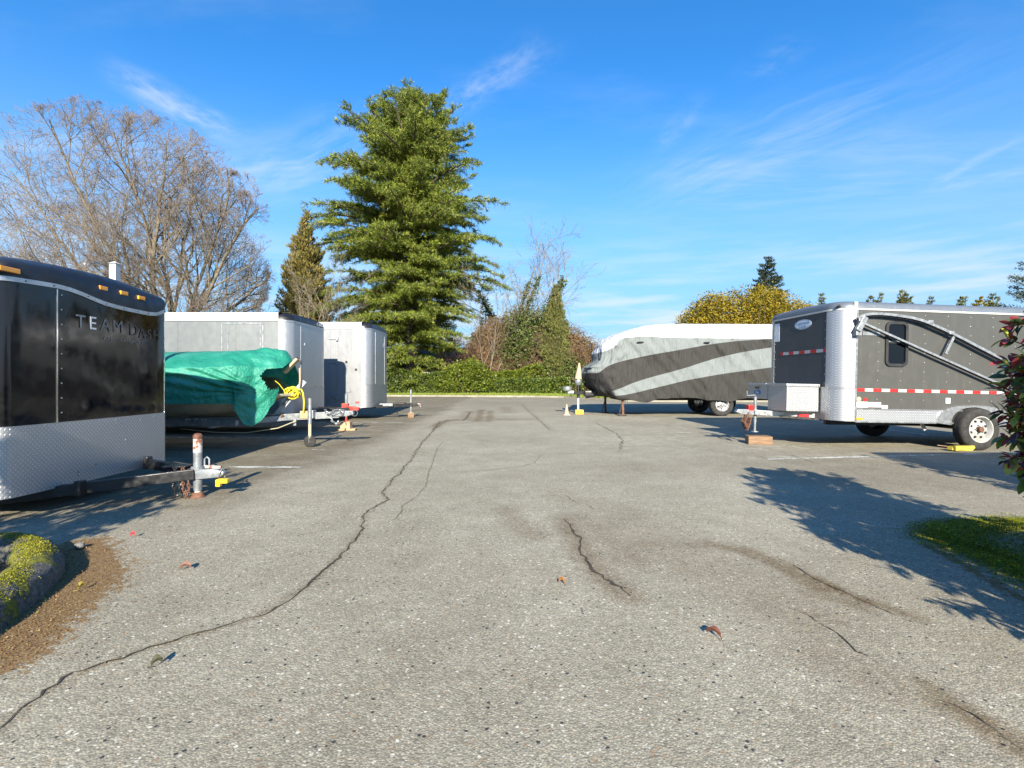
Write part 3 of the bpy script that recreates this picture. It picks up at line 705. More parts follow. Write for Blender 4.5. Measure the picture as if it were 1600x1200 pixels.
def wheel(parent, c, side, Rt=.345, wd=.21, rimr=.20, rim_m='rim', holes=8, hub='rust'):
    """c: centre at ground height radius; side: +1 outward is +y"""
    prof = [(rimr-.01, -wd/2+.02), (rimr+.02, -wd/2), (Rt-.05, -wd/2-.005), (Rt-.015, -wd/2+.015), (Rt, -wd/2+.035)]
    for k in range(4):                                           # tread ribs
        x0 = -wd/2+.035+(wd-.07)*k/4; x1 = x0+(wd-.07)/4
        prof += [(Rt, x1-.012), (Rt-.010, x1-.009), (Rt-.010, x1-.003), (Rt, x1)] if k < 3 else [(Rt, x1)]
    prof += [(Rt-.015, wd/2-.015), (Rt-.05, wd/2+.005), (rimr+.02, wd/2), (rimr-.01, wd/2-.02)]
    t_ = MB().lathe(prof, 40, c, 'Y').build('wheel', MT['rubber'], parent, smooth=40)
    s = side
    f = wd/2
    rp_ = [(rimr+.012, s*(f-.022)), (rimr+.012, s*(f-.004)), (rimr-.004, s*(f-.004)), (rimr-.02, s*(f-.03)), (rimr-.035, s*(f-.075)), (rimr*.62, s*(f-.062)), (rimr*.44, s*(f-.045)), (.055, s*(f-.045)), (.05, s*(f-.06)), (0.001, s*(f-.06))]
    rim = MB().lathe(rp_, 40, c, 'Y').build('rim', MT[rim_m], t_, smooth=35)
    hb = MB(); rh = rimr*.66
    for k in range(holes):
        a = 2*math.pi*(k+.5)/holes; q = Vector(c)+Vector((rh*math.cos(a), s*(f-.063), rh*math.sin(a)))
        hb.tube([q-Vector((0, s*.006, 0)), q+Vector((0, s*.012, 0))], rimr*.095, 12)
    hb.build('rim_hole_discs', MT['void'], t_, kind='stuff')  # solid black discs stand for the shade inside the holes
    h = MB().lathe([(.043, s*(f-.06)), (.043, s*(f+.002)), (.034, s*(f+.012)), (.001, s*(f+.014))], 20, c, 'Y')
    h.build('hub', MT[hub], t_, smooth=40)
    nb_ = MB()
    for k in range(5):
        a = 2*math.pi*k/5; q = Vector(c)+Vector((.07*math.cos(a), s*(f-.045), .07*math.sin(a))); nb_.tube([q, q+Vector((0, s*.02, 0))], .011, 6)
    nb_.build('lug_nuts', MT['galv'], t_, kind='stuff')
    return t_
def rivets(name, pts, nrm, r, parent, m_='galv'):
    mb = MB(); nrm = Vector(nrm)
    for p in pts: p = Vector(p); mb.tube([p-nrm*.002, p+nrm*.003, p+nrm*.005], [r, r*.9, r*.3], 6)
    return mb.build(name, MT[m_], parent, kind='stuff')
def jack(parent, x, y, z_beam, top, foot, r=.028, m_='galv', crank='side', pad=True, zr=None, low_m=None, name='tongue_jack'):
    j = MB().tube([(x, y, z_beam-.22), (x, y, top)], r, 14).build(name, MT[m_], parent, smooth=40)
    MB().tube([(x, y, foot+.01), (x, y, z_beam-.2)], r*.78, 12).build('inner_tube', MT[low_m or m_], j, smooth=40)
    mb = MB().lathe([(r*1.5, z_beam-.02), (r*1.5, z_beam+.012), (r, z_beam+.014)], 14, (x, y, 0)); mb.build('mount_flange', MT['galv'], j)
    if pad: MB().lathe([(.001, foot+.012), (.06, foot+.012), (.065, foot), (.001, foot)], 16, (x, y, 0)).build('foot_pad', MT[low_m or m_], j)
    if crank == 'top':
        MB().tube([(x, y, top), (x, y, top+.03), (x+.10, y-.03, top+.035), (x+.11, y-.03, top+.04), (x+.11, y-.03, top+.12)], .010, 8).build('crank', MT['galv'], j, smooth=50)
    return j
def chain(parent, pts, m_='rust', r=.006, link_=.05, name='safety_chain'):
    mb = MB(); P = [Vector(p) for p in pts]; L = []
    for a, b in zip(P[:-1], P[1:]):
        n = max(1, int((b-a).length/(link_*.62)))
        for k in range(n): L.append(a.lerp(b, k/n))
    for i, p in enumerate(L[:-1]):
        d = (L[i+1]-p).normalized(); s = d.orthogonal().normalized(); s = Matrix.Rotation(i*math.pi/2, 3, d) @ s
        ring = [p+d*(math.cos(a)*link_*.5)+s*(math.sin(a)*link_*.26) for a in [2*math.pi*k/8 for k in range(8)]]
        mb.tube(ring, r, 5, closed=True)
    return mb.build(name, MT[m_], parent, smooth=60)

# ---- black enclosed trailer on the left --------------------------------------------------
def black_trailer():
    F, L, w, r = 2.9, 5.4, 1.97, .09
    root = empty('cargo_trailer', (-4.05-F, 5.04, 0))
    tag(root, 'glossy black enclosed trailer with TEAM DASH lettering, amber lamps and silver tread plate nose', 'trailer', 'enclosed cargo trailers parked in the bays')
    Ys = [-.985, -.7, -.48, -.40, -.24, -.15, -.05, .05, .19, .45, .70, .79, .87, .93, .985]
    Zs = [1.962, 1.974, 1.980, 1.974, 1.950, 1.930, 1.910, 1.899, 1.891, 1.884, 1.885, 1.903, 1.938, 1.955, 1.962]
    def trim(x, y):
        t = np.interp(y, Ys, Zs) if x > F-.12 else 1.962; return float(t)
    args = (F, L, w, r, .03); pl = plan(*args, nf=14)
    body = wallmesh(pl, .20, trim).build('body', MT['black_skin'], root, smooth=35)
    MB().add([(x, y, .205) for x, y in pl], [tuple(range(len(pl)))]).build('floor_pan', MT['void'], root)
    band(pl, CN0, CN2, .196, .775, .006).build('tread_plate_nose', MT['plate'], root, smooth=35, bev=0)
    band(pl, FR1+1, CN2, .775, lambda x, y: trim(x, y)-.002, .006).build('corner_trim', MT['chrome'], root, smooth=40)
    tr = band(pl, CN0, CN2, lambda x, y: trim(x, y)-.018, lambda x, y: trim(x, y)+.020, .014).build('roof_trim', MT['alu'], root, smooth=40)
    # the moulded cap: rises from the wavy trim, rounds over into the roof
    rings = [(-.004, 0, 0), (-.008, .09, .0), (.004, .15, .25), (.028, .205, .6), (.065, .245, .85), (.13, .280, 1), (.26, .305, 1), (.5, .32, 1), (.75, .325, 1)]
    vs = []; n = len(pl); zt = 1.925
    for k, (ins, dz, ar) in enumerate(rings):
        for x, y in plan(*args, ins=ins):
            b_ = trim(x, y) if k == 0 else (trim(x, y)*(1-ar)+zt*ar); vs.append((x, y, b_+dz-.075*ar*(abs(y)/(w/2))**2.4))
    fs = [(a*n+i, a*n+(i+1) % n, (a+1)*n+(i+1) % n, (a+1)*n+i) for a in range(len(rings)-1) for i in range(n)]+[tuple((len(rings)-1)*n+i for i in range(n))]
    cap = MB().add(vs, fs).build('roof_cap', MT['black_cap'], root, smooth=60)
    # crease on the cap
    cr = []
    for y in np.linspace(-.55, .9, 26): cr.append((F+.024-.004, y, 2.035-.02*math.cos(y*2) if y > -.2 else 2.035+.06*min(1, (-.2-y)/.3)))
    # marker lamps
    for (y, z, l_) in [(-.94,2.035,.17), (.00,2.055,.10), (.27,2.052,.10), (.52,2.042,.10)]:
        xo = .0
        b_ = MB(); b_.bb(F-.02+xo, F+.035+xo, y-l_/2, y+l_/2, z-.02, z+.02); lb = b_.build('marker_lamp', MT['amber'], root, bev=.006)
        b_ = MB(); b_.bb(F-.03+xo, F+.018+xo, y-l_/2-.012, y+l_/2+.02, z-.028, z+.026); b_.build('lamp_base', MT['black_trim'], lb, bev=.004)
    # panel seam and fasteners
    ys_ = -.51; xf = F+.03*(1-(ys_/(w/2))**2)
    MB().bb(xf, xf+.006, ys_-.006, ys_+.006, .775, 1.955).build('panel_seam', MT['chrome'], root)
    rivets('rivet', [(xf+.004, ys_+.045, z) for z in np.linspace(.86, 1.91, 9)]+[(F+.03*(1-(y/(w/2))**2)+.008, y, z) for y, z in [(-.3,.30),(-.3,.27),(.28,.53),(.72,.74),(.15,.745),(.5,.72),(-.62,.76),(-.1,.34)]], (1, 0, 0), .008, root)
    rivets('trim_screw', [(F+.03*(1-(y/(w/2))**2)+.014, y, trim(F, y)) for y in (-.8,-.55,-.2,.02,.25,.45,.62,.78,.9)], (1, 0, 0), .007, root, 'dark')
    fx = lambda y: F+.03*(1-(y/(w/2))**2)+.002
    # lettering: the first letters brighter, the later ones darker
    x_ = fx(.2)
    def fr(y, z): return frame((0, 1, 0), (0, 0, 1), (1, 0, 0), (fx(y)+.004, y, z))
    y0 = -.30; adv = .123
    for i, (ch, m_) in enumerate([('T','galv'),('E','decal'),('A','decal_grey'),('M','decal_grey'),('D','decal_dim'),('A','decal_dim'),('S','decal_dim'),('H','decal_dim')]):
        yy = [-.27,-.135,.02,.18,.40,.53,.645,.765][i]
        text_part(ch, .175 if i < 5 else .15, MT[m_], root, fr(yy, 1.690 if i < 4 else (1.675 if i == 4 else 1.655)), 'lettering', extrude=.0008, xscale=1.05)
    text_part('CAR', .050, MT['decal_grey'], root, fr(.06, 1.558), 'lettering', extrude=.0008, xscale=1.25, spacing=1.1)
    text_part('TRANSPORT', .050, MT['decal_grey'], root, fr(.36, 1.553), 'lettering', extrude=.0008, xscale=1.25, spacing=1.1)
    
    # A-frame tongue: two box beams with end plates, meeting at the coupler
    cx = F+1.12
    for a, b in (((F-.4, -.70, .135), (cx-.17, -.045, .235)), ((F-.05, .64, .235), (cx-.17, .045, .235))):
        MB().beam(a, b, .065, .10).build('tongue_beam', MT['dark'], root, bev=.006)
    for x_b, y_b, z_b in ((F+.20, -.475, .19), (F+.05, .585, .245)):
        MB().box((x_b, y_b, z_b), (.05, .09, .135)).build('beam_bracket', MT['dark'], root, bev=.012)
    c_ = MB(); c_.prism([(-.07,-.055),(.10,-.04),(.26,-.025),(.30,.0),(.30,.03),(.2,.055),(-.07,.055)], -.05, .05, 'Y')
    c_.v = [(x+cx-.19, y*(1 if x < .12 else .8), z+.225) for x, y, z in c_.v]
    c_.build('coupler', MT['galv'], root, bev=.012, smooth=40)
    MB().beam((cx-.09, 0, .300), (cx+.06, .015, .290), .028, .028).build('coupler_latch', MT['rusty_white'], root, bev=.006)
    lk = MB().tube([(cx+.07,-.045,.215),(cx+.085,-.055,.255),(cx+.095,-.03,.28),(cx+.10,.0,.255),(cx+.10,.005,.195)], .007, 8).build('padlock', MT['galv'], root, smooth=60)
    b_ = MB(); b_.box((cx+.105,-.03,.165), (.10,.05,.045)); b_.box((cx+.06,-.03,.145), (.045,.045,.07)); b_.build('lock_body', MT['yellow'], lk, bev=.008)
    jx = F+.957
    jk = jack(root, jx, 0, .29, .45, .0, r=.040, m_='galv', low_m='rusty_white')
    MB().lathe([(.041,.44),(.041,.57),(.041,.575),(.001,.575)], 16, (jx, 0, 0)).build('jack_head', MT['rusty_white'], jk, smooth=40)
    MB().lathe([(.034,.57),(.043,.58),(.043,.605),(.030,.625),(.001,.63)], 14, (jx, 0, 0)).build('jack_cap', MT['rust'], jk, smooth=50)
    MB().lathe([(.001,.05),(.045,.05),(.06,.012),(.075,.0),(.001,.0)], 18, (jx, 0, 0)).build('rusty_base', MT['rust'], jk, smooth=50)
    MB().tube([(jx+.05,.03,.30),(jx+.05,.03,.37),(jx+.07,.035,.39),(jx+.09,.04,.37),(jx+.09,.04,.29)], .009, 8).build('loop_handle', MT['galv'], root, smooth=60)
    MB().box((jx-.22, .06, .30), (.24, .20, .012)).build('tongue_plate', MT['dark'], root, bev=.004)
    chain(root, [(jx-.16,-.10,.30),(jx-.17,-.11,.15),(jx-.14,-.10,.03),(jx-.10,-.10,.05),(jx-.12,-.09,.22),(jx-.15,-.09,.30)], 'dark', .006, .045)
    chain(root, [(jx-.09,-.09,.28),(jx-.08,-.10,.12),(jx-.06,-.08,.02),(jx-.03,-.09,.10),(jx-.05,-.08,.26)], 'rust', .006, .045)
    MB().tube([(jx-.3,.06,.34),(jx-.1,.09,.30),(jx+.1,.07,.33),(jx+.2,.05,.28)], .007, 6).build('cable', MT['dark'], root, smooth=60)
    for s in (-1, 1): wheel(root, (0, s*(w/2+.02), .335), s, .335)
    v_ = MB(); v_.bb(-.8, -.45, -.2, .15, 2.10, 2.2); v_.build('roof_vent', MT['white_metal'], root, bev=.02)
    return root
black = black_trailer()

# ---- plain silver enclosed trailers -------------------------------------------------------
def silver_trailer(name, label, loc, F, L, w, z0, z1, ztop, skin, front, plate_z, door=False, hatch=False):
    r = .24; root = empty(name, loc); tag(root, label, 'trailer', 'enclosed cargo trailers parked in the bays')
    args = (F, L, w, r, .02); pl = plan(*args)
    wallmesh(pl, z0, z1).build('body', MT[skin], root, smooth=35)
    band(pl, CN0, CN2, z0+.002, z1-.002, .003).build('front_skin', MT[front], root, smooth=35)
    MB().add([(x, y, z0+.004) for x, y in pl], [tuple(range(len(pl)))]).build('floor_pan', MT['void'], root)
    band(pl, 0, CN0, z1, ztop, .010).build('roof_rail', MT['white_metal'], root)
    band(pl, CN2, len(pl)-1, z1, ztop, .010).build('roof_rail', MT['white_metal'], root)
    band(pl, CN0, CN2, z1-.022, z1+.018, .012).build('front_trim', MT['alu'], root, smooth=40)
    # black moulded cap over the nose
    rings = [(-.006, .0), (.0, (ztop-z1)*.55), (.03, (ztop-z1)*.85), (.09, (ztop-z1)*1.0), (.2, (ztop-z1)*1.05), (.35, (ztop-z1)*1.08)]
    n = len(pl); vs = []
    for k, (ins, dz) in enumerate(rings):
        for x, y in plan(*args, ins=ins): vs.append((x, y, z1+.019+dz-(.0 if k == 0 else .05*(abs(y)/(w/2))**2.5)))
    rng = range(CN0, CN2)
    fs = [(a*n+i, a*n+i+1, (a+1)*n+i+1, (a+1)*n+i) for a in range(len(rings)-1) for i in rng]
    fs.append(tuple((len(rings)-1)*n+i for i in range(CN0, CN2+1)))
    MB().add(vs, fs).build('nose_cap', MT['black_cap'], root, smooth=60)
    rr_ = MB(); x0 = F-L; x1 = F-r
    prof = [(y, ztop+.045*(1-(y/(w/2))**2)) for y in np.linspace(-w/2, w/2, 11)]
    rr_.add([(x0, y, z) for y, z in prof]+[(x1, y, z) for y, z in prof], [(i, i+1, 12+i, 11+i) for i in range(10)])
    rr_.build('roof', MT['white_metal'], root, smooth=60)
    # lamps at the cap corner
    for s in (-1, 1):
        MB().box((F-.12, s*(w/2-.09), z1+.075), (.05, .09, .03), rz=-s*R(45)).build('marker_lamp', MT['black_trim'], root, bev=.006)
    # tread plate across the nose
    band(pl, CN0+1, CN2-1, z0+.006, plate_z, .008).build('tread_plate_nose', MT['plate_fine'], root, smooth=35)
    band(pl, CN0+1, CN2-1, plate_z, plate_z+.022, .011).build('plate_trim', MT['alu'], root, smooth=35)
    for y in ((-w/2+.52,) if skin == 'silver_skin' else (-w/2+.52, w/2-.52)):
        xf = F+.02*(1-(y/(w/2))**2); MB().bb(xf+.002, xf+.008, y-.012, y+.012, plate_z+.02, z1-.02).build('panel_seam', MT['silver_front'], root)
    # side panel seams
    for s in (-1, 1):
        yy = s*(w/2+.002)
        for x in np.arange(F-r-.9, F-L+.2, -1.22): MB().bb(x-.012, x+.012, yy-.003, yy+.003, z0+.05, z1).build('panel_seam', MT[skin], root)
        MB().bb(F-L, F-r, yy-.012, yy+.012, z0-.01, z0+.045).build('lower_rail', MT['alu'], root)
    rivets('rivet', [(x, -w/2-.011, z1+.02) for x in np.arange(F-r-.1, F-L, -.40)], (0, -1, 0), .010, root)
    MB().bb(F-r-.02, F-L, -w/2-.014, -w/2-.011, z1-.012, z1+.0).build('drip_edge', MT['galv'], root)
    # tongue
    zt = z0+.03; cx = F+1.05
    for s in (-1, 1): MB().beam((F-.3, s*.62, zt-.03), (cx-.12, s*.05, zt), .06, .10).build('tongue_beam', MT['dark'], root, bev=.005)
    for s in (-1, 1): wheel(root, (0, s*(w/2-.12), .345), s); wheel(root, (-.86, s*(w/2-.12), .345), s)
    MB().tube([(0, -w/2+.2, .345), (0, w/2-.2, .345)], .03, 8).build('axle', MT['dark'], root); MB().tube([(-.86, -w/2+.2, .345), (-.86, w/2-.2, .345)], .03, 8).build('axle', MT['dark'], root)
    return root, pl, cx, zt
s2, pl2, cx2, zt2 = silver_trailer('cargo_trailer', 'silver enclosed trailer with black nose cap behind the green tarp boat', (-4.66-3.4, 11.8, 0), 3.4, 6.6, 2.12, .45, 2.40, 2.57, 'silver_skin', 'silver_front', .99)
# hatch outline on the camera side, roof vent, tongue kit
yy = -1.06-.004
h_ = MB(); xa, xb, za, zb_ = 3.4-1.35, 3.4-.40-.18, .9, 2.33
xa = (347-800)/800*10.74+8.06; xb = (411-800)/800*10.74+8.06
for (a, b) in [((xa, za), (xa, 2.34)), ((xb, za), (xb, 2.34)), ((xa, 2.34), (xb, 2.34)), ((xa+.13, za), (xa+.13, 2.31)), ((xb-.05, za), (xb-.05, 2.31))]:
    h_.beam((a[0], yy, a[1]), (b[0], yy, b[1]), .012, .018)
h_.build('hatch_frame', MT['alu'], s2)
v_ = MB(); v_.add([(2.15,-.2,2.6),(2.55,-.2,2.6),(2.55,.2,2.6),(2.15,.2,2.6),(2.25,-.1,2.70),(2.45,-.1,2.70),(2.45,.1,2.70),(2.25,.1,2.70)], [(0,1,5,4),(1,2,6,5),(2,3,7,6),(3,0,4,7),(4,5,6,7)])
v_.build('roof_vent', MT['white_metal'], s2)
rivets('latch', [(3.4+.028, -.35, 1.95)], (1,0,0), .03, s2, 'decal')
xc = 3.4+.84
MB().prism([(xc-.10,zt2-.06),(xc+.18,zt2-.05),(xc+.30,zt2-.02),(xc+.30,zt2+.04),(xc+.16,zt2+.07),(xc-.10,zt2+.06)], -.06, .06, 'Y').build('coupler', MT['red'], s2, bev=.012)
MB().box((xc-.02, 0, zt2+.10), (.14, .12, .07)).build('jack_bracket', MT['red'], s2, bev=.01)
MB().beam((xc+.02, -.05, zt2+.08), (xc+.20, -.09, zt2-.02), .03, .05).build('coupler_latch', MT['red'], s2, bev=.006)
jack(s2, xc, 0, zt2+.05, .84, .20, r=.030, crank='top', pad=True, low_m='red')
MB().tube([(xc+.22+.07*math.cos(a), -.10, zt2-.08+.07*math.sin(a)) for a in [2*math.pi*k/14 for k in range(14)]], .006, 6, closed=True).build('cable_loop', MT['galv'], s2, smooth=60)
chain(s2, [(xc-.28,-.14,zt2),(xc-.1,-.12,zt2-.12),(xc+.1,-.1,zt2-.05)], 'galv', .006, .05)
text_part('CARGO', .11, MT['decal'], s2, frame((0,1,0),(0,0,1),(1,0,0),(3.4+.045,.55,2.475)), 'cap_lettering', xscale=1.3, shear=.3)

s3, pl3, cx3, zt3 = silver_trailer('cargo_trailer', 'pale silver enclosed trailer with barred side door, farthest in the left row', (-4.06-3.4, 15.7, 0), 3.4, 6.8, 2.12, .36, 2.63, 2.81, 'pale_skin', 'silver_front', 1.02)
yy = -1.06-.004
sx = lambda px: (px-800)/800*14.62+7.46
for px in (528, 541.5): MB().bb(sx(px)-.006, sx(px)+.006, yy-.004, yy+.004, .42, 2.6).build('door_seam', MT['galv'], s3)
for z in (2.33, 1.66, .66):
    hg = MB(); hg.bb(sx(513), sx(527), yy-.018, yy-.002, z-.02, z+.02); hg.bb(sx(525), sx(528.5), yy-.05, yy-.002, z-.06, z+.05); hg.build('door_hinge', MT['galv'], s3, bev=.005)
MB().bb(sx(541)-.03, sx(541)+.03, yy-.02, yy, 1.64, 1.70).build('door_latch', MT['dark'], s3, bev=.005)
MB().lathe([(.001,-.012),(.03,-.012),(.035,0)], 14, (sx(556), yy, 1.45), 'Y').build('lock_cap', MT['dark'], s3)
MB().bb(sx(555), sx(561), yy-.02, yy, .50, .54).build('side_reflector', MT['red'], s3, bev=.005)
xf3 = F3 = 3.4
for k in range(15):
    z = .42+k*.043
    band(pl3, CN0+1, CN2-1, z, z+.006, .012).build('plate_ridge', MT['alu'], s3, smooth=35)
MB().bb(3.4+.1, 3.4+.5, -.42, -.36, zt3-.02, zt3+.06).build('tongue_gear', MT['galv'], s3, bev=.01)
b_ = MB(); b_.box((3.4+.62,0,zt3+.02),(.34,.30,.10)); b_.box((3.4+.92,0,zt3+.02),(.2,.12,.12)); b_.build('coupler_gear', MT['dark'], s3, bev=.012)
MB().prism([(4.24,zt3-.05),(4.52,zt3-.04),(4.60,zt3),(4.56,zt3+.07),(4.24,zt3+.07)], -.05, .05, 'Y').build('coupler', MT['dark'], s3, bev=.012)
MB().tube([(4.58,-.05,zt3+.04),(4.66,-.05,zt3+.02),(4.66,-.05,zt3-.05)], .02, 8).build('coupler_latch', MT['rusty_white'], s3, smooth=60)
jack(s3, 4.36, 0, zt3+.06, .86, .16, r=.035)
MB().tube([(3.95,-.1,zt3),(3.96,-.1,.12)], .016, 6).build('stay', MT['dark'], s3)
text_part('3', .2, MT['decal'], s3, frame((0,1,0),(0,0,1),(1,0,0),(3.4+.026,.35,2.25)), 'decal', xscale=.9)

def timber(name, label, loc, dims, rz=0, m_='wood', cat='wood block', lower=None):
    mb = MB(); mb.box((0,0,dims[2]/2), dims); o = mb.build(name, MT[m_], None, bev=.008)
    o.location = loc; o.rotation_euler = (0,0,rz); tag(o, label, cat); return o
timber('wood_block', 'stacked pale timber block under the red jack of the second silver trailer', (-4.66+.84, 11.8, .035), (.22,.2,.165), 0, 'pale_wood')
timber('wood_board', 'flat pale board lying under the red jack stack', (-4.66+.86, 11.8, 0), (.40,.24,.035), .1, 'pale_wood', 'board')
timber('wood_block', 'small orange brown timber block under the jack of the farthest left trailer', (-4.06+.96, 15.7, 0), (.18,.16,.16), .2, 'wood')

# ---- charcoal trailer on the right -------------------------------------------------------
def grey_trailer():
    F, L, w, r, z0, z1 = 2.35, 4.6, 2.08, .30, .43, 2.26
    rz = math.pi+R(4.5); c, s = math.cos(rz), math.sin(rz)
    nose = Vector((5.20, 9.36, 0)); loc = (nose.x-F*c, nose.y-F*s, 0)
    root = empty('cargo_trailer', loc, rz, R(1.25))
    tag(root, 'charcoal grey enclosed trailer with tread plate corners and folded awning arm on its side', 'trailer', 'enclosed cargo trailers parked in the bays')
    args = (F, L, w, r, .0); pl = plan(*args)
    wallmesh(pl, z0, z1).build('body', MT['grey_skin'], root, smooth=35)
    MB().add([(x, y, z0+.003) for x, y in pl], [tuple(range(len(pl)))]).build('floor_pan', MT['void'], root)
    # front panel and wrapped corners
    band(pl, CN1, FR1, .98, z1, .002).build('front_panel', MT['grey_front'], root)
    for i0, i1 in ((CN0, CN1), (FR1, CN2)): band(pl, i0, i1, z0+.004, z1, .006).build('corner_plate', MT['plate'], root, smooth=35)
    band(pl, CN1, FR1, z0+.004, .98, .005).build('lower_plate', MT['plate'], root)
    for i in (CN0, CN2):
        x, y = pl[i]; MB().box((x, y+(.006 if y > 0 else -.006), (z0+z1)/2), (.03,.012,z1-z0)).build('corner_trim', MT['alu'], root)
    band(pl, CN0, CN2, .955, .985, .010).build('belt_trim', MT['alu'], root, smooth=35)
    band(pl, 0, len(pl)-1, z1-.006, z1+.022, .014).build('roof_trim', MT['white_metal'], root, smooth=35)
    # roof and cap
    rings = [(-.008, .022), (-.004, .09), (.02, .135), (.07, .160), (.16, .175), (.35, .19), (.6, .20)]
    n = len(pl); vs = []
    for k, (ins, dz) in enumerate(rings):
        for x, y in plan(*args, ins=ins): vs.append((x, y, z1+dz-(0 if k == 0 else .03*(abs(y)/(w/2))**2)+(0 if k == 0 else .0)))
    front = list(range(CN0-1, CN2+1)); front = list(range(CN0, CN2))
    fs = [(a*n+i, a*n+i+1, (a+1)*n+i+1, (a+1)*n+i) for a in range(len(rings)-1) for i in front]
    fs.append(tuple((len(rings)-1)*n+i for i in range(CN0, CN2+1)))
    MB().add(vs, fs).build('nose_cap', MT['grey_cap'], root, smooth=60)
    side = [i for i in range(n-1) if i not in front]
    fs = [(a*n+i, a*n+i+1, (a+1)*n+i+1, (a+1)*n+i) for a in range(len(rings)-1) for i in side]
    fs.append(tuple((len(rings)-1)*n+i for i in list(range(CN0+1))+list(range(CN2, n))))
    MB().add(vs, fs).build('roof', MT['grey_cap'], root, smooth=60)
    x, y = pl[CN2]; MB().box((x+.02, y-.006, z1+.075), (.06,.03,.10)).build('cap_joint', MT['white_metal'], root, bev=.008)
    MB().box((F-.06, w/2-.09, z1+.06), (.05,.13,.035), rz=R(-38)).build('marker_lamp', MT['black_trim'], root, bev=.01)
    Yc = w/2
    # side rivets in columns, panel seams
    pts = []
    for x in np.arange(F-r-.38, F-L+.1, -.405):
        for z in np.arange(.80, 2.2, .155):
            pts.append((x+RNG.normal(0,.004), Yc+.002, z))
    rivets('rivet', pts, (0,1,0), .0085, root, 'galv')
    rivets('front_rivet', [(F+.004, y, z) for z in np.arange(1.05, 2.2, .15) for y in (Yc-r-.03, -Yc+r+.03)], (1,0,0), .008, root, 'galv')
    # lower tread plate and fender
    FC = 0.0; fr_, = (.46,)
    MB().bb(F-r, .47, Yc+.001, Yc+.012, z0+.005, .635).build('side_plate', MT['plate'], root)
    MB().bb(F-L, -.47, Yc+.001, Yc+.012, z0+.005, .635).build('side_plate', MT['plate'], root)
    MB().bb(F-L, F-r, Yc+.004, Yc+.020, .628, .645).build('plate_trim', MT['alu'], root)
    MB().bb(F-L, F-r, Yc-.01, Yc+.016, z0-.012, z0+.012).build('lower_rail', MT['alu'], root)
    fd = MB(); outer = []; 
    K = 20; hw_ = .64; prof_o = [(-hw_-.12, z0)]; 
    oo = [(hw_*math.copysign(abs(math.cos(a))**.75, math.cos(a)), z0+.30*abs(math.sin(a))**.75) for a in [math.pi*k/K for k in range(K+1)]]
    ii_ = [(.40*math.cos(a), .335+max(.095, .0)+.385*math.sin(a)-.0) for a in [math.pi*k/K for k in range(K+1)]]
    ii_[0] = (.40, z0); ii_[-1] = (-.40, z0)
    vs = [(x, Yc+.045, z) for x, z in oo]+[(x, Yc+.045, min(z, o_[1]-.03)) for (x, z), o_ in zip(ii_, oo)]+[(x, Yc, z) for x, z in oo]+[(x, Yc-.16, min(z, o_[1]-.03)) for (x, z), o_ in zip(ii_, oo)]
    m_ = K+1; fs = []
    for i in range(K): fs += [(i, i+1, m_+i+1, m_+i), (i, 2*m_+i, 2*m_+i+1, i+1), (m_+i, m_+i+1, 3*m_+i+1, 3*m_+i)]
    MB().add(vs, fs).build('fender', MT['alu'], root, smooth=40)
    well = MB(); well.add([(x, Yc-.30, z) for x, z in ii_], [tuple(range(m_))]); well.build('wheel_well', MT['void'], root)
    # no opening is cut; this black sheet on the skin stands for its shade
    ln = MB(); ln.add([(x, Yc+.006, min(z, o_[1]-.03)) for (x, z), o_ in zip(ii_, oo)], [tuple(range(m_))]); ln.build('arch_shade_sheet', MT['void'], root)
    wh = wheel(root, (0, Yc+.075, .345), 1, .345, .20, .205)
    wheel(root, (0, -Yc-.02, .345), -1, .345, .20, .205)
    MB().tube([(0,-Yc,.345),(0,Yc,.345)], .035, 8).build('axle', MT['dark'], root)
    for y in (-.6, .6): MB().beam((F-L+.2, y, z0-.04), (F-.1, y, z0-.04), .06, .09).build('chassis_rail', MT['dark'], root)
    # reflective tape: alternate red and white pieces, on the side and across the nose
    x = F-r-.01; k = 0
    while x > F-L+.3:
        l_ = .145; MB().bb(x-l_, x, Yc+.003, Yc+.006, .925, .975).build('reflective_tape', MT['tape_red' if k % 2 == 0 else 'tape_white'], root); x -= l_+.001; k += 1
    y = Yc-r-.0; k = 0
    seq = [(.07,0),(.17,1),(.16,0),(.15,1),(.16,0),(.16,1),(.14,0),(.17,1),(.09,0)]
    for l_, c_ in seq:
        if y-l_ < -Yc+r: break
        MB().bb(F+.003, F+.006, y-l_, y, 1.575, 1.63).build('reflective_tape', MT['tape_red' if c_ == 0 else 'tape_white'], root); y -= l_+.001
    # window: rubber frame, upper sash, lower pane
    xa, xb, za, zb2 = F-1.13-.0, F-.79, 1.345, 2.08
    def rrect(x0, x1, z0_, z1_, rad, K=6):
        P = []
        for cx_, cz_, a0 in ((x1-rad, z1_-rad, 0), (x0+rad, z1_-rad, 90), (x0+rad, z0_+rad, 180), (x1-rad, z0_+rad, 270)):
            for q in range(K+1): a = R(a0+90*q/K); P.append((cx_+rad*math.cos(a), cz_+rad*math.sin(a)))
        return P
    xw0, xw1 = F-1.18, F-.79
    o1 = rrect(xw0, xw1, za, zb2, .09); o2 = rrect(xw0+.045, xw1-.045, za+.045, zb2-.045, .05); nn = len(o1)
    wf = MB(); wf.add([(x, Yc+.002, z) for x, z in o1]+[(x, Yc+.028, z) for x, z in o1]+[(x, Yc+.028, z) for x, z in o2]+[(x, Yc+.006, z) for x, z in o2],
                      [(a*nn+i, a*nn+(i+1) % nn, (a+1)*nn+(i+1) % nn, (a+1)*nn+i) for a in range(3) for i in range(nn)])
    win = wf.build('window', MT['black_trim'], root, smooth=40)
    MB().prism(o2, Yc+.008, Yc+.005, 'Y').build('pane', MT['glass'], win)
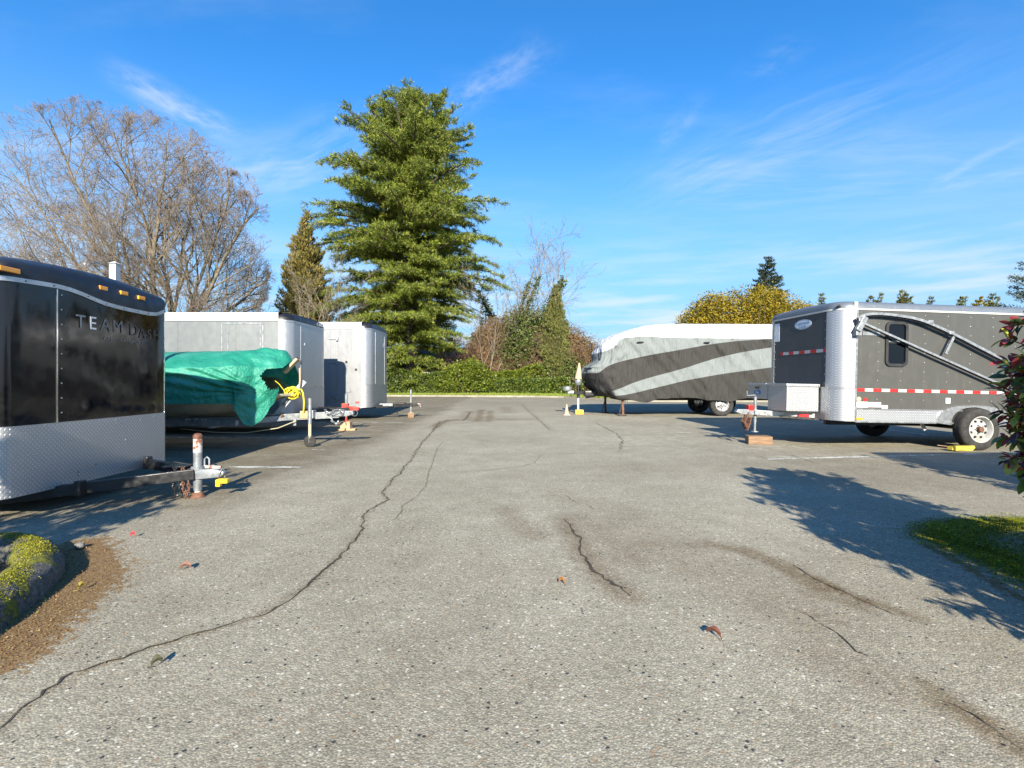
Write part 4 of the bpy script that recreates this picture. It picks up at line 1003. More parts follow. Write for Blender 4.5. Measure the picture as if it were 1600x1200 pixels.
    MB().bb(xw0+.045, xw1-.045, Yc+.008, Yc+.03, 1.72, 1.745).build('sash_bar', MT['black_trim'], win)
    MB().bb(xw0+.045, xw1-.045, Yc+.008, Yc+.018, 1.745, 1.765).build('sash_edge', MT['galv'], win)
    # stickers and lamps along the bottom of the side
    for (x0, x1, z0_, z1_, m__) in [(F-r-.22,F-r-.0,.665,.755,'decal'), (F-r-.44,F-r-.23,.672,.752,'decal'), (F-r-.56,F-r-.45,.655,.705,'decal'), (F-1.96,F-1.88,.755,.845,'decal'), (F-r-.20,F-r-.13,.775,.815,'tape_red')]:
        MB().bb(x0, x1, Yc+.0035, Yc+.006, z0_, z1_).build('sticker', MT[m__], root)
    MB().lathe([(.001,.01),(.035,.008),(.042,0)], 18, (F-r-.06, Yc+.002, .795), 'Y').build('port_cap', MT['cone'], root, smooth=50)
    MB().box((F-r-.06, Yc+.018, .478), (.11,.022,.032)).build('side_marker', MT['amber'], root, bev=.006)
    MB().bb(F-r-.40, F-r-.10, Yc+.003, Yc+.012, 1.84, 1.90).build('arm_backing_plate', MT['galv'], root, bev=.003)
    # awning arm: a bowed upper arm, a straight lower arm, short strut and bracket
    px2 = lambda px, py: (lambda u: (u, Yc+.10, 0))(0)
    inv = (Matrix.Translation(loc) @ Matrix.Rotation(rz, 4, 'Z') @ Matrix.Rotation(-R(1.25), 4, 'Y')).inverted()
    def onside(px, py, off=.10):
        """the point of the trailer's side plane that lies behind a picture point"""
        o_ = inv @ Vector((0, 0, HC)); d_ = inv.to_3x3() @ Vector(((px-800)/800, 1, (594-py)/800)); t_ = (Yc+off-o_.y)/d_.y; return o_+d_*t_
    S1 = smooth_path([onside(x, y) for x, y in [(1340,497),(1352,491),(1375,490),(1404,493),(1438,499),(1472,514),(1492,523),(1532,544),(1575,566),(1625,592)]], 2)
    ua = MB()
    for a, b in zip(S1[:-1], S1[1:]):
        ua.beam(a, b+(b-a).normalized()*.004, .036, .040)
    ua.build('awning_arm', MT['galv'], root)
    ub = MB()
    for a, b in zip(S1[:-1], S1[1:]): ub.beam(a+Vector((0,-.03,-.028)), b+Vector((0,-.03,-.028)), .03, .02)
    ub.build('arm_channel', MT['black_trim'], root)
    MB().beam(onside(1347,504), onside(1640,635), .030, .034).build('support_arm', MT['galv'], root, bev=.004)
    MB().beam(onside(1347,506,.075), onside(1640,638,.075), .022, .022).build('arm_channel', MT['black_trim'], root)
    MB().beam(onside(1490,526), onside(1477,553), .03, .038).build('strut', MT['galv'], root, bev=.003)
    for p in [(1486,520),(1453,503),(1345,500)]:
        MB().box(onside(*p), (.09,.05,.055)).build('arm_joint', MT['galv'], root, bev=.01)
    bk = MB(); bk.beam(onside(1352,495), onside(1340,517), .06, .09); bk.box(onside(1340,520,.06), (.10,.08,.10)); bk.build('arm_bracket', MT['galv'], root, bev=.012)
    # brand oval on the nose
    def oval(a_, b_, off, m__, name):
        P = [(a_*math.cos(q), b_*math.sin(q)) for q in [2*math.pi*k/36 for k in range(36)]]
        mb = MB(); mb.prism([(y+.12, z+2.105) for y, z in P], F+off, F+off-.003, 'X'); return mb.build(name, MT[m__], root)
    oval(.235,.088,.0065,'decal','badge'); oval(.225,.080,.0075,'decal_blue','badge_ring'); oval(.215,.072,.0085,'decal','badge_field')
    text_part('Continental', .078, MT['decal_blue'], root, frame((0,1,0),(0,0,1),(1,0,0),(F+.009,.12,2.130)), 'badge_lettering', xscale=.98)
    text_part('Cargo', .070, MT['decal_blue'], root, frame((0,1,0),(0,0,1),(1,0,0),(F+.009,.12,2.072)), 'badge_lettering', xscale=1.25)
    MB().bb(F+.003, F+.005, -Yc+r+.0, -Yc+r+.16, 1.85, 2.2).build('sticker', MT['decal'], root)
    # tongue, coupler, jack, chains
    cx = F+.98; zt = .50
    for s_ in (-1, 1): MB().beam((F-.2, s_*.55, zt-.04), (cx-.15, s_*.05, zt), .06, .085).build('tongue_beam', MT['alu'], root, bev=.004)
    MB().beam((F-.05, .60, zt-.07), (F+.55, .36, zt-.05), .05, .04).build('step_bar', MT['dark'], root)
    MB().prism([(cx-.16,zt-.05),(cx+.1,zt-.04),(cx+.2,zt-.0),(cx+.16,zt+.05),(cx-.16,zt+.05)], -.05, .05, 'Y').build('coupler', MT['galv'], root, bev=.01)
    MB().box((cx-.08, .0, zt+.08), (.10,.11,.10)).build('jack_bracket', MT['tape_red'], root, bev=.01)
    for y_, x_, m__ in ((.34,F+.44,'tape_white'),(.43,F+.28,'tape_red')):
        MB().beam((x_, y_+.035, zt-.015), (x_-.14, y_+.035+.08, zt-.02), .006, .05).build('reflective_tape', MT[m__], root)
    j = jack(root, F+.80, 0, zt+.04, .78, .145, r=.028, m_='galv', pad=True)
    MB().tube([(F+.80,0,.78),(F+.80,0,.81),(F+.95,0,.80),(F+.96,0,.80),(F+.96,0,.88)], .010, 8).build('crank', MT['galv'], j, smooth=60)
    for dy in (-.03,.02,.07): chain(root, [(cx-.02,dy,zt-.02),(cx+.06,dy+.02,zt-.18),(cx+.02,dy+.05,zt-.30),(cx-.05,dy,zt-.2),(cx-.08,dy-.01,zt-.04)], 'rust', .0065, .05)
    # tool box on the tongue, with the smaller battery box beyond it
    b1 = MB(); b1.bb(F+.03, F+.60, .06, .62, .56, 1.00); tb = b1.build('tool_box', MT['plate'], root, bev=.01)
    b1 = MB(); b1.bb(F+.02, F+.62, .04, .64, .985, 1.03); b1.build('tool_box_lid', MT['plate'], tb, bev=.008)
    b1 = MB(); b1.bb(F+.03, F+.60, -.60, .04, .74, .99); b2_ = b1.build('battery_box', MT['plate'], root, bev=.01)
    MB().bb(F+.02, F+.62, -.62, .02, .985, 1.03).build('battery_box_lid', MT['plate'], b2_, bev=.008)
    P = [(.11*math.cos(q), .042*math.sin(q)) for q in [2*math.pi*k/24 for k in range(24)]]
    MB().prism([(y-.28, z+.86) for y, z in P], F+.606, F+.601, 'X').build('box_badge', MT['decal_blue'], b2_)
    text_part('Pro', .07, MT['decal'], b2_, frame((0,1,0),(0,0,1),(1,0,0),(F+.607,-.28,.86)), 'badge_lettering')
    MB().box((F+.612,-.28,.945), (.03,.09,.035)).build('box_latch', MT['dark'], b2_, bev=.006)
    MB().beam((.66, .80, z0-.02), (.60, .80, z0-.14), .03, .05).build('mud_tab', MT['white_metal'], root)
    return root, onside
grey, onside = grey_trailer()
timber('wood_block', 'chunky weathered timber block under the jack of the charcoal trailer', (GP(1180,692).x, 9.26, 0), (.40,.28,.145), R(-12))

# yellow wheel clamp lying against the charcoal trailer's tyre
ck = empty('wheel_clamp', (GP(1494,703).x-.02, 8.33, 0), R(8)); tag(ck, 'dusty yellow steel wheel clamp lying against the charcoal trailer tyre', 'wheel clamp')
MB().prism([(-.22,.02),(.16,.0),(.22,.05),(.20,.09),(-.20,.075)], -.05, .05, 'Y').build('clamp_body', MT['lock_yellow'], ck, bev=.008)
MB().beam((.14,0,.06), (.34,.02,.16), .05, .045).build('clamp_arm', MT['lock_yellow'], ck, bev=.006)
MB().box((-.14,-.07,.055), (.12,.05,.08)).build('lock_housing', MT['lock_yellow'], ck, bev=.008)
MB().beam((-.26,0,.08), (-.40,.04,.095), .03, .012).build('clamp_tongue', MT['wood'], ck)

# ---- trailer parked out of sight to the right; its shadow reaches the charcoal trailer's wheel
def plain_trailer(x0, x1, y0, y1, ht):
    root = empty('cargo_trailer', ((x0+x1)/2, (y0+y1)/2, 0), math.pi); tag(root, 'plain white enclosed trailer just outside the right edge, casting a straight edged shadow', 'trailer', 'enclosed cargo trailers parked in the bays')
    L = x1-x0; w = y1-y0; args = (L/2, L, w, .12); pl = plan(*args)
    wallmesh(pl, .4, ht-.1).build('body', MT['white_metal'], root, smooth=35)
    vs = []; n = len(pl)
    for k, (ins, dz) in enumerate([(0,0),(.01,.05),(.05,.09),(.3,.11)]):
        for x, y in plan(*args, ins=ins): vs.append((x, y, ht-.1+dz))
    MB().add(vs, [(a*n+i, a*n+(i+1) % n, (a+1)*n+(i+1) % n, (a+1)*n+i) for a in range(3) for i in range(n)]+[tuple(3*n+i for i in range(n))]).build('roof', MT['white_metal'], root, smooth=50)
    for s in (-1, 1): wheel(root, (-.3, s*(w/2+.02), .345), s)
    for s in (-1, 1): MB().beam((L/2-.3, s*.5, .42), (L/2+.9, s*.05, .42), .06, .1).build('tongue_beam', MT['dark'], root)
    jack(root, L/2+.8, 0, .45, .8, 0.0); return root
plain_trailer(5.87, 10.3, .95, 3.05, 2.36)
# ------------------------------------------------------------------ boat under a green tarpaulin, on its trailer
BY = 8.95
bt = empty('boat_trailer', (-7.2, BY, 0)); tag(bt, 'galvanised boat trailer with slanting winch post and jockey wheel', 'boat trailer')
# local = world minus (-7.2, BY)
def LB(x, y, z): return (x+7.2, y-BY, z)
MB().beam(LB(-5.6,BY,.42), LB(-3.02,BY,.55), .08, .115).build('tongue_beam', MT['galv'], bt, bev=.004)
MB().beam(LB(-4.15,BY,.50), LB(-3.62,BY,1.13), .075, .085).build('winch_post', MT['lit_post_paint'], bt, bev=.004)
MB().box(LB(-3.93,BY,.78), (.16,.14,.05), rot=Matrix.Rotation(-R(50), 3, 'Y')).build('post_clamp', MT['galv'], bt, bev=.005)
for y_ in (-.55, .55): MB().beam(LB(-10.2,BY+y_,.42), LB(-4.6,BY+y_*.8,.44), .06, .10).build('frame_rail', MT['galv'], bt)
for y_ in (-.45, .45): MB().beam(LB(-4.6,BY+y_*.98,.44), LB(-3.9,BY,.50), .06, .09).build('frame_rail', MT['galv'], bt)
for x_ in (-9.6,-7.2,-5.0): MB().beam(LB(x_,BY-.5,.38), LB(x_,BY+.5,.38), .06, .06).build('cross_member', MT['galv'], bt)
cp_ = MB(); cp_.prism([(-.12,-.05),(.14,-.04),(.24,-.01),(.22,.05),(-.12,.05)], -.05, .05, 'Y'); cp_.v = [(x-3.0+7.2, y, z+.565) for x, y, z in cp_.v]
cp_.build('coupler', MT['galv'], bt, bev=.01)
for s in (-1, 1): wheel(bt, (-1.2, s*.98, .32), s, .32, .19, .18); MB().bb(-1.65, -.75, s*.98-.12, s*.98+.12, .66, .68).build('fender', MT['galv'], bt)
# jockey wheel and tube
jx, jy = -3.47, BY-.16
jt = MB().tube([LB(jx,jy,.40), LB(jx,jy,.84)], .032, 12).build('jockey_tube', MT['galv'], bt, smooth=50)
MB().tube([LB(jx,jy,.16), LB(jx,jy,.42)], .026, 12).build('inner_tube', MT['pale_rope'], jt, smooth=50)
MB().lathe([(.024,-.022),(.085,-.022),(.10,-.012),(.10,.012),(.085,.022),(.024,.022)], 24, LB(jx,jy,.10), 'Y').build('jockey_wheel', MT['rubber'], jt, smooth=40)
f_ = MB(); 
for s in (-1, 1): f_.beam(LB(jx,jy+s*.035,.08), LB(jx,jy+s*.035,.20), .02, .008)
f_.build('wheel_fork', MT['galv'], jt)
MB().box(LB(jx,BY-.07,.56), (.10,.16,.14)).build('jockey_clamp', MT['galv'], bt, bev=.01)
MB().box(LB(-3.62,BY-.045,.55), (.13,.02,.13)).build('orange_plate', MT['pale_wood'], bt, bev=.004)
MB().tube([LB(-4.0,BY-.05,.53), LB(-3.97,BY-.08,.505)], .035, 12).build('roller_end', MT['rust'], bt)
MB().box(LB(-3.77,BY-.06,.42), (.05,.03,.12)).build('hanging_tag', MT['galv'], bt, bev=.006)
chain(bt, [LB(-3.14,BY-.08,.56),LB(-3.10,BY-.12,.44),LB(-3.03,BY-.1,.40),LB(-2.98,BY-.05,.50)], 'galv', .006, .05)
cc = MB(); rr3 = random.Random(5); P = []
for k in range(46):
    a = k*.55; P.append(LB(-3.08+.16*math.cos(a*.37)+rr3.uniform(-.02,.02), BY-.10+rr3.uniform(-.03,.03), .60+.045*math.sin(a)))
cc.tube(P, .007, 5); cc.build('coiled_chain', MT['galv'], bt)
MB().tube([LB(-5.6,BY-.30,.33),LB(-5.0,BY-.32,.27),LB(-4.5,BY-.28,.26),LB(-4.0,BY-.2,.33),LB(-3.72,BY-.12,.45)], .009, 6).build('slack_cable', MT['pale_rope'], bt, smooth=60)
# yellow rope bundle round the winch post
rb = MB(); P = []
for k in range(150):
    a = k*.42; rr_ = .085+.035*math.sin(k*.23); P.append(LB(-3.80+rr_*math.cos(a)*.95+.02*math.sin(k*.11), BY-.085+.05*math.sin(a*.5+k*.07), .93+rr_*math.sin(a)*.75+.03*math.sin(k*.19)))
rb.tube(P, .012, 6)
rb.tube([LB(-3.72,BY-.09,.98),LB(-3.64,BY-.1,.99),LB(-3.61,BY-.11,.93),LB(-3.59,BY-.11,.78),LB(-3.60,BY-.10,.64),LB(-3.61,BY-.08,.60)], .014, 7)
rb.tube([LB(-3.86,BY-.1,.88),LB(-3.98,BY-.14,.90),LB(-4.08,BY-.2,.905)], .012, 6); rb.tube([LB(-3.90,BY-.1,.92),LB(-4.0,BY-.15,1.08),LB(-4.06,BY-.18,1.14)], .008, 6)
o = rb.build('rope', MT['rope'], None, smooth=60); o.location = (-7.2, BY, 0); tag(o, 'bright yellow rope wound in a bundle round the winch post', 'rope')

# hull
boat = empty('boat', (-7.2, BY, 0)); tag(boat, 'cream hulled boat resting on the galvanised trailer under green tarpaulin', 'boat')
xs_ = np.linspace(-10.4, -3.72, 30); vs = []; K = 11
def halfbeam(x): t = np.clip((x+3.72)/-3.0, 0, 1); return float(1.13*(1-(1-t)**2.6)**.60+.015)
def keel(x): t = np.clip((-4.9-x)/1.4+.15, 0, 1); return float(.50+(.62)*max(0, (x+5.1)/1.38)**2.1)
for x in xs_:
    hb = halfbeam(x); tz = 1.22-.30*float(np.clip((x+4.45)/.5, 0, 1)); kz = min(keel(x), tz-.06)
    for k in range(K):
        u = k/(K-1)*2-1; a = abs(u)
        y = hb*(a**.8 if a < .8 else .8**.8+(1-.8**.8)*(a-.8)/.2)*(1 if u > 0 else -1); z = kz+(tz-kz)*(.22*a/.75 if a < .75 else .22+.78*(a-.75)/.25)
        vs.append(LB(x, BY+y, z))
fs = [(i*K+k, i*K+k+1, (i+1)*K+k+1, (i+1)*K+k) for i in range(len(xs_)-1) for k in range(K-1)]
MB().add(vs, fs).build('hull', MT['hull'], boat, smooth=35)
MB().add([LB(x, BY+s*halfbeam(x)*.97, 1.2) for x in xs_ if x < -4.4 for s in (-1, 1)], [(2*i, 2*i+1, 2*i+3, 2*i+2) for i in range(sum(x < -4.4 for x in xs_)-1)]).build('deck', MT['hull'], boat)
sk = MB(); sk.beam(LB(-9.8,BY-.60,.43), LB(-4.35,BY-.42,.47), .03, .13); st_ = sk.build('keel_rail', MT['hull_grey'], boat, bev=.004)
d0 = Vector(LB(-4.35,BY-.42,.47))-Vector(LB(-9.8,BY-.60,.43)); d0.normalize(); nrm = Vector((0,-1,0)); nrm = (nrm-d0*nrm.dot(d0)).normalized(); nrm = Vector((d0.y, -d0.x, 0)).normalized()
up_ = nrm.cross(d0) if nrm.cross(d0).z > 0 else d0.cross(nrm)
for k, ch in enumerate('DEK'):
    c0 = Vector(LB(-5.36+k*.13, BY-.455, .462)); c0.y = (BY-.60-BY)+(.18)*((c0.x-7.2+9.8)/5.45)-.019
    text_part(ch, .12, MT['decal'], boat, frame(d0, up_, nrm, c0), 'lettering', xscale=1.3)
MB().beam(LB(-3.95,BY-.06,1.28), LB(-3.70,BY-.10,1.52), .10, .05).build('bow_fitting', MT['cone'], boat, bev=.015)
MB().tube([LB(-3.72,BY-.10,1.54), LB(-3.66,BY-.12,1.50), LB(-3.64,BY-.1,1.42)], .014, 8).build('bow_line', MT['dark'], boat, smooth=60)
MB().tube([LB(-3.66,BY-.12,1.36), LB(-3.655,BY-.12,1.15), LB(-3.68,BY-.10,1.0)], .016, 8).build('bow_strap', MT['cone'], boat, smooth=60)

# the tarpaulin
def tarp():
    nx, nt_ = 260, 110; X0, X1 = -10.5, -3.83
    near = [(-10.5,.80),(-7,.79),(-5.4,.78),(-5.0,.775),(-4.46,.77),(-4.38,.62),(-4.32,.45),(-4.20,.40),(-4.08,.50),(-3.95,.80),(-3.90,.93),(-3.87,1.10),(-3.83,1.30)]
    ridge = [(-10.5,1.62),(-6,1.64),(-5.2,1.655),(-4.4,1.675),(-4.1,1.67),(-3.95,1.63),(-3.90,1.58),(-3.83,1.48)]
    vs = []
    P0 = Vector((-3.93, 0, .90))
    for i in range(nx+1):
        x = X0+(X1-X0)*(i/nx)**.8
        zr = np.interp(x, *zip(*ridge)); zn = np.interp(x, *zip(*near)); hb = halfbeam(min(x, -3.76))*1.0+.03
        hb = max(hb, .12)
        rail = np.interp(x, [-10.5,-5.0,-4.3,-3.74],[1.33,1.34,1.38,1.36])
        for k in range(nt_+1):
            u = k/nt_
            if u < .42:                                   # the near hanging side
                f = u/.42; z = zn+(rail-zn)*f; y = -(hb+.03-.07*(1-f)**1.5)
                if zn < .7: y += -.05*(1-f)
            elif u < .80:
                f = (u-.42)/.38; g = math.sin(f*math.pi/2); z = rail+(zr-rail)*g**1.1; y = -hb+(hb)*f
            else:
                f = (u-.80)/.20; z = zr-(zr-.9)*f**1.3; y = hb*min(1, f*1.6)
            # pleats that run to the tie point near the bow
            vx, vz = x-P0.x, z-P0.z; r_ = math.hypot(vx, vz)+.02; th = math.atan2(vz, -vx)
            pl_ = 0
            if u < .5 and r_ < 2.2:
                s_ = math.exp(-((th-.30)/.26)**2); pl_ = .038*s_*math.sin(th*50+mnoise.noise(Vector((th*3,r_*1.5,0)))*2.5)*min(1, r_/.35)*max(0, 1-r_/2.2)**.6*min(1, (.52-u)*14)
            nz = mnoise.noise(Vector((x*1.6, y*1.6, z*2.2)))*.035+mnoise.noise(Vector((x*5+y*3, z*6, 7)))*.018+mnoise.noise(Vector((x*13, z*15+y*4, 3)))*.007
            big = .05*math.exp(-((x+4.05)/.35)**2)*mnoise.noise(Vector((x*4, z*5+y, 1)))*2
            amp = 1.0+1.6*math.exp(-((x+4.2)/.45)**2)
            nz = abs(nz)*1.0*amp-.01+big
            if u < .42: vs.append((x, BY+y-nz-pl_, z))
            else: vs.append((x, BY+y-nz*.5*(1 if u < .8 else -1), z+nz*.55+pl_*.3))
    fs = []
    for i in range(nx):
        xm = X0+(X1-X0)*((i+.5)/nx)**.8
        for k in range(nt_):
            a = i*(nt_+1)+k; u = k/nt_
            z = vs[a][2]
            # the gathered bow end leaves an opening over the stem
            if xm > -4.10 and u < .40:
                lim = .93+(xm+4.10)*2.1; top_ = 1.40-(xm+4.10)*.2
                if lim*0+.97 < z < top_ and xm > -4.10+abs(z-1.2)*.55: continue
            fs.append((a, a+1, a+nt_+2, a+nt_+1))
    def tm(t, b, v):
        c = RAMP(t, NOISE(t, v, 2.2, 4, .6), [(.3, (.012,.22,.145)), (.55, (.03,.29,.205)), (.75, (.085,.37,.28))])
        S(t, c, b.inputs['Base Color']); b.inputs['Roughness'].default_value = .47; b.inputs['Specular IOR Level'].default_value = .5
        tr = t.nodes.new('ShaderNodeBsdfTranslucent'); S(t, c, tr.inputs['Color']); mx = t.nodes.new('ShaderNodeMixShader'); mx.inputs[0].default_value = .22
        w1 = t.nodes.new('ShaderNodeTexVoronoi'); w1.feature = 'F1'; w1.distance = 'EUCLIDEAN'; w1.inputs['Scale'].default_value = 7
        dd_ = t.nodes.new('ShaderNodeVectorMath'); dd_.operation = 'ADD'; S(t, v, dd_.inputs[0]); S(t, NOISE(t, v, 4, 3, .6, col=True), dd_.inputs[1]); S(t, dd_.outputs[0], w1.inputs['Vector'])
        hgt = M(t, 'ADD', M(t, 'MULTIPLY', w1.outputs['Distance'], .7), NOISE(t, v, 24, 4, .6))
        bn = t.nodes.new('ShaderNodeBump'); bn.inputs['Strength'].default_value = .9; bn.inputs['Distance'].default_value = .016
        S(t, hgt, bn.inputs['Height']); S(t, bn.outputs[0], b.inputs['Normal'])
        S(t, b.outputs[0], mx.inputs[1]); S(t, tr.outputs[0], mx.inputs[2]); S(t, mx.outputs[0], t.nodes['Material Output'].inputs['Surface'])
    o = fast_mesh('tarpaulin', vs, fs, mat('green polythene tarpaulin', build=tm), smooth=True)
    tag(o, 'crumpled green tarpaulin pulled over the boat, gathered in pleats at the bow', 'tarpaulin')
    return o
tarp()

# ------------------------------------------------------------------ covered travel trailer
rv = empty('covered_caravan', (6.7, 17.4, 0)); tag(rv, 'travel trailer under a white, grey and black striped cover, standing on its legs', 'caravan')
def LR(x, y, z): return (x-6.7, y-17.4, z)
def rv_cover():
    X0, X1 = 2.50, 11.4; HW = 1.15; YC = 17.4
    # front outline of the near side: nose x for each height, and the top line
    nose = [(.42,3.55),(.60,3.02),(.75,2.80),(.95,2.62),(1.2,2.50),(1.42,2.45),(1.55,2.50),(1.68,2.72),(1.8,2.86),(2.05,2.88),(2.3,2.95),(2.5,3.12),(2.65,3.42),(2.78,3.8),(2.9,4.2),(2.97,4.6)]
    nz_ = [a for a, b in nose]; nxv = [b for a, b in nose]
    nu, nvv = 230, 120; vs = []
    botx = [2.4,3.0,3.4,4.2,5.2,6.4,7.2,8.0,9.2,11.4]; botz = [.62,.50,.44,.56,.60,.46,.60,.56,.70,.62]
    rings = []
    # sweep: parameter u runs round the cross-section (near bottom, up, over the roof, down the far side), v runs from nose to tail
    for j in range(nvv+1):
        v = (j/nvv)**1.25
        for i in range(nu+1):
            u = i/nu
            hN = 2.42; 
            if u < .42: f = u/.42; yl = -1; zf = f
            elif u < .58: f = (u-.42)/.16; yl = -1+2*f; zf = 1
            else: f = (u-.58)/.42; yl = 1; zf = 1-f
            z_top = 2.97
            xb = X0+(X1-X0)*v
            # bottom height at this station
            zb = np.interp(xb, botx, botz)
            z = zb+(z_top-zb)*zf
            xn = np.interp(z, nz_, nxv)
            x = xn+(X1-xn)*v
            y = yl*HW
            # round the edges of the roof and pinch the nose in plan
            top = max(0, (z-2.72)/.25); 
            if zf < 1: y = yl*(HW-.16*min(1, top)**2)
            else:
                y = yl*(HW-.16); z = z_top+.05*(1-yl*yl)
            d = x-xn; pin = min(1, d/.55); pw = (1-(1-pin)**2)**.5 if pin < 1 else 1
            y *= (.42+.58*pw) if z < 1.55 else (.74+.26*pw)
            # cloth: sag and folds
            fold = mnoise.noise(Vector((x*1.7+z*.9, z*.35, yl*3)))*.09+mnoise.noise(Vector((x*3.5+z*3.0, z*.8, yl*5)))*.07+mnoise.noise(Vector((x*.5, z*1.2, 4)))*.04
            k = max(0, 1-d/1.3)
            fold += k*(mnoise.noise(Vector((x*7, z*4, yl*2)))*.11+mnoise.noise(Vector((y*9, z*1.6, 2)))*.08)
            fold += .03*math.sin(x*9+z*2.5)*max(0, 1-(z-zb)/1.2)*.6
            y += -fold if y < 0 else fold
            if k > 0: x += k*mnoise.noise(Vector((y*6, z*3.2, 9)))*.10
            if zf == 1 or z > 2.85: z += .035*mnoise.noise(Vector((x*.8, y*1.2, 11)))-.02
            if zf < .1: z += .05*mnoise.noise(Vector((x*2.5, yl*4, 6)))
            vs.append(LR(x, YC+y, z))
    n = nu+1; fs = [(j*n+i, j*n+i+1, (j+1)*n+i+1, (j+1)*n+i) for j in range(nvv) for i in range(nu)]
    # close the nose: fold straight across
    k0 = len(vs); half = nu//2
    fv = []; fw = 16; rows = [i for i in range(half-8) ]
    for i in rows:
        a = Vector(vs[i]); b = Vector(vs[nu-i])
        for q in range(fw+1):
            t_ = q/fw; p = a.lerp(b, t_); bu = math.sin(math.pi*t_); z_ = p.z
            p.x += -(.10*bu)+bu*(.10*mnoise.noise(Vector((p.y*5, z_*2.2, 4)))+.05*mnoise.noise(Vector((p.y*14, z_*3, 8))))
            fv.append(tuple(p))
    ff = [(r_*(fw+1)+q, r_*(fw+1)+q+1, (r_+1)*(fw+1)+q+1, (r_+1)*(fw+1)+q) for r_ in range(len(rows)-1) for q in range(fw)]
    def cm(t, b, v):
        sp = t.nodes.new('ShaderNodeSeparateXYZ'); S(t, v, sp.inputs[0])
        x, z = sp.outputs[0], M(t, 'ADD', sp.outputs[2], M(t, 'MULTIPLY', NOISE(t, v, 3, 2), .0))
        def curve(pts):
            n_ = t.nodes.new('ShaderNodeFloatCurve'); c = n_.mapping.curves[0]
            P = [((a-6.7+5)/10, z_/3) for a, z_ in pts]; c.points[0].location = P[0]; c.points[1].location = P[-1]
            for q in P[1:-1]: c.points.new(*q)
            n_.mapping.update(); S(t, M(t, 'MULTIPLY', M(t, 'ADD', x, 5.0), .1), n_.inputs['Value']); return M(t, 'MULTIPLY', n_.outputs[0], 3.0)
        def above(pts, sharp=.008):
            return MAPR(t, M(t, 'SUBTRACT', z, curve(pts)), -sharp, sharp, 0, 1)
        white = (.50,.51,.54); lg = (.160,.180,.182); dk_ = (.026,.0245,.0225)
        W_ = lambda zx, zy: ((860+zx/4.444-800)/800*16.3, HC+(594-(460+zy/4.444))/800*16.3)
        c = dk_
        c = MIX(t, above([W_(60,730),W_(400,705),W_(490,700),W_(700,655),W_(1000,585),W_(1490,512),W_(1900,470),W_(2400,450)]), dk_, lg)
        c = MIX(t, above([W_(60,690),W_(370,690),W_(440,668),W_(600,605),W_(900,520),W_(1200,430),W_(1490,375),W_(1900,330),W_(2400,320)]), c, dk_)
        c = MIX(t, above([W_(60,575),W_(250,570),W_(330,545),W_(410,492),W_(600,440),W_(900,385),W_(1200,335),W_(1490,312),W_(1900,305),W_(2400,302)]), c, lg)
        c = MIX(t, above([W_(60,420),W_(310,408),W_(440,365),W_(480,315),W_(540,300),W_(900,302),W_(1490,308),W_(1900,308),W_(2400,308)]), c, white)
        nosek = M(t, 'MULTIPLY', MAPR(t, M(t, 'ADD', x, M(t, 'MULTIPLY', z, .55)), -3.02, -3.10), MAPR(t, z, 1.40, 1.36))
        c = MIX(t, nosek, c, (.010,.010,.011))
        g = MAPR(t, NOISE(t, v, 1.3, 5, .65), .4, .75, 0, .22)
        c = MIX(t, g, c, MIX(t, 1.0, c, (.74,.72,.66), 'MULTIPLY'))
        S(t, c, b.inputs['Base Color']); b.inputs['Roughness'].default_value = .8
        mp = t.nodes.new('ShaderNodeMapping'); mp.inputs['Scale'].default_value = (3.2, 3.2, .55); mp.inputs['Rotation'].default_value = (0, R(14), 0); S(t, v, mp.inputs[0])
        bn = t.nodes.new('ShaderNodeBump'); bn.inputs['Strength'].default_value = 1; bn.inputs['Distance'].default_value = .14
        S(t, M(t, 'ADD', NOISE(t, mp.outputs[0], 1.5, 4, .55), M(t, 'MULTIPLY', NOISE(t, v, 14, 3), .08)), bn.inputs['Height']); S(t, bn.outputs[0], b.inputs['Normal'])
    cmat = mat('striped trailer cover cloth', build=cm)
    fast_mesh('cover_front', fv, ff, cmat, rv, smooth=True)
    return fast_mesh('cover', vs, fs, cmat, rv, smooth=True)
rv_cover()
for (px, py, w_) in ((626*0+1001, 534.5, .22), (1105, 535, .20)):
    p = PY(px, py, 16.17); mb = MB(); n_ = 10
    mb.prism([(p.x-6.7+w_*.5*math.cos(2*math.pi*k/n_), p.z+.020*math.sin(2*math.pi*k/n_)) for k in range(n_)], p.y-17.4, p.y-17.4+.05, 'Y'); mb.build('cover_vent', MT['void'], rv)
body_ = MB(); body_.bb(*[a-6.7 for a in (4.5, 11.2)], -.95, .95, .62, 2.75); body_.build('body', MT['white_metal'], rv, bev=.1)
MB().bb(-3.2, 4.6, -.9, .9, .50, .62).build('chassis', MT['void'], rv)
for s in (-1, 1):
    wheel(rv, (0, s*.98-.0, .37), s, .37, .24, .205, 'rim_metal', 6, 'rim_metal'); 
    if s > 0: wheel(rv, (.92, s*.94, .37), s, .37, .24, .205, 'dark', 6, 'dark')
for (px, y_) in ((972.5, -.98), (946, .72), (993.5, 2.0)):
    pass
for px, Y in ((972.5, 16.42), (945.5, 18.05)):
    X = (px-800)/800*Y; a = MB(); a.beam(LR(X, Y, .60), LR(X+.02, Y, .03), .06, .07); lg_ = a.build('stabiliser_leg', MT['rust' if Y < 17 else 'dark'], rv, bev=.004)
    MB().bb(*[q-6.7 for q in (X-.12, X+.12)], Y-17.4-.08, Y-17.4+.08, 0, .035).build('leg_foot', MT['dark'], lg_)
    MB().beam(LR(X+.02,Y,.58), LR(X-.10,Y,.05), .03, .03).build('leg_brace', MT['dark'], lg_)
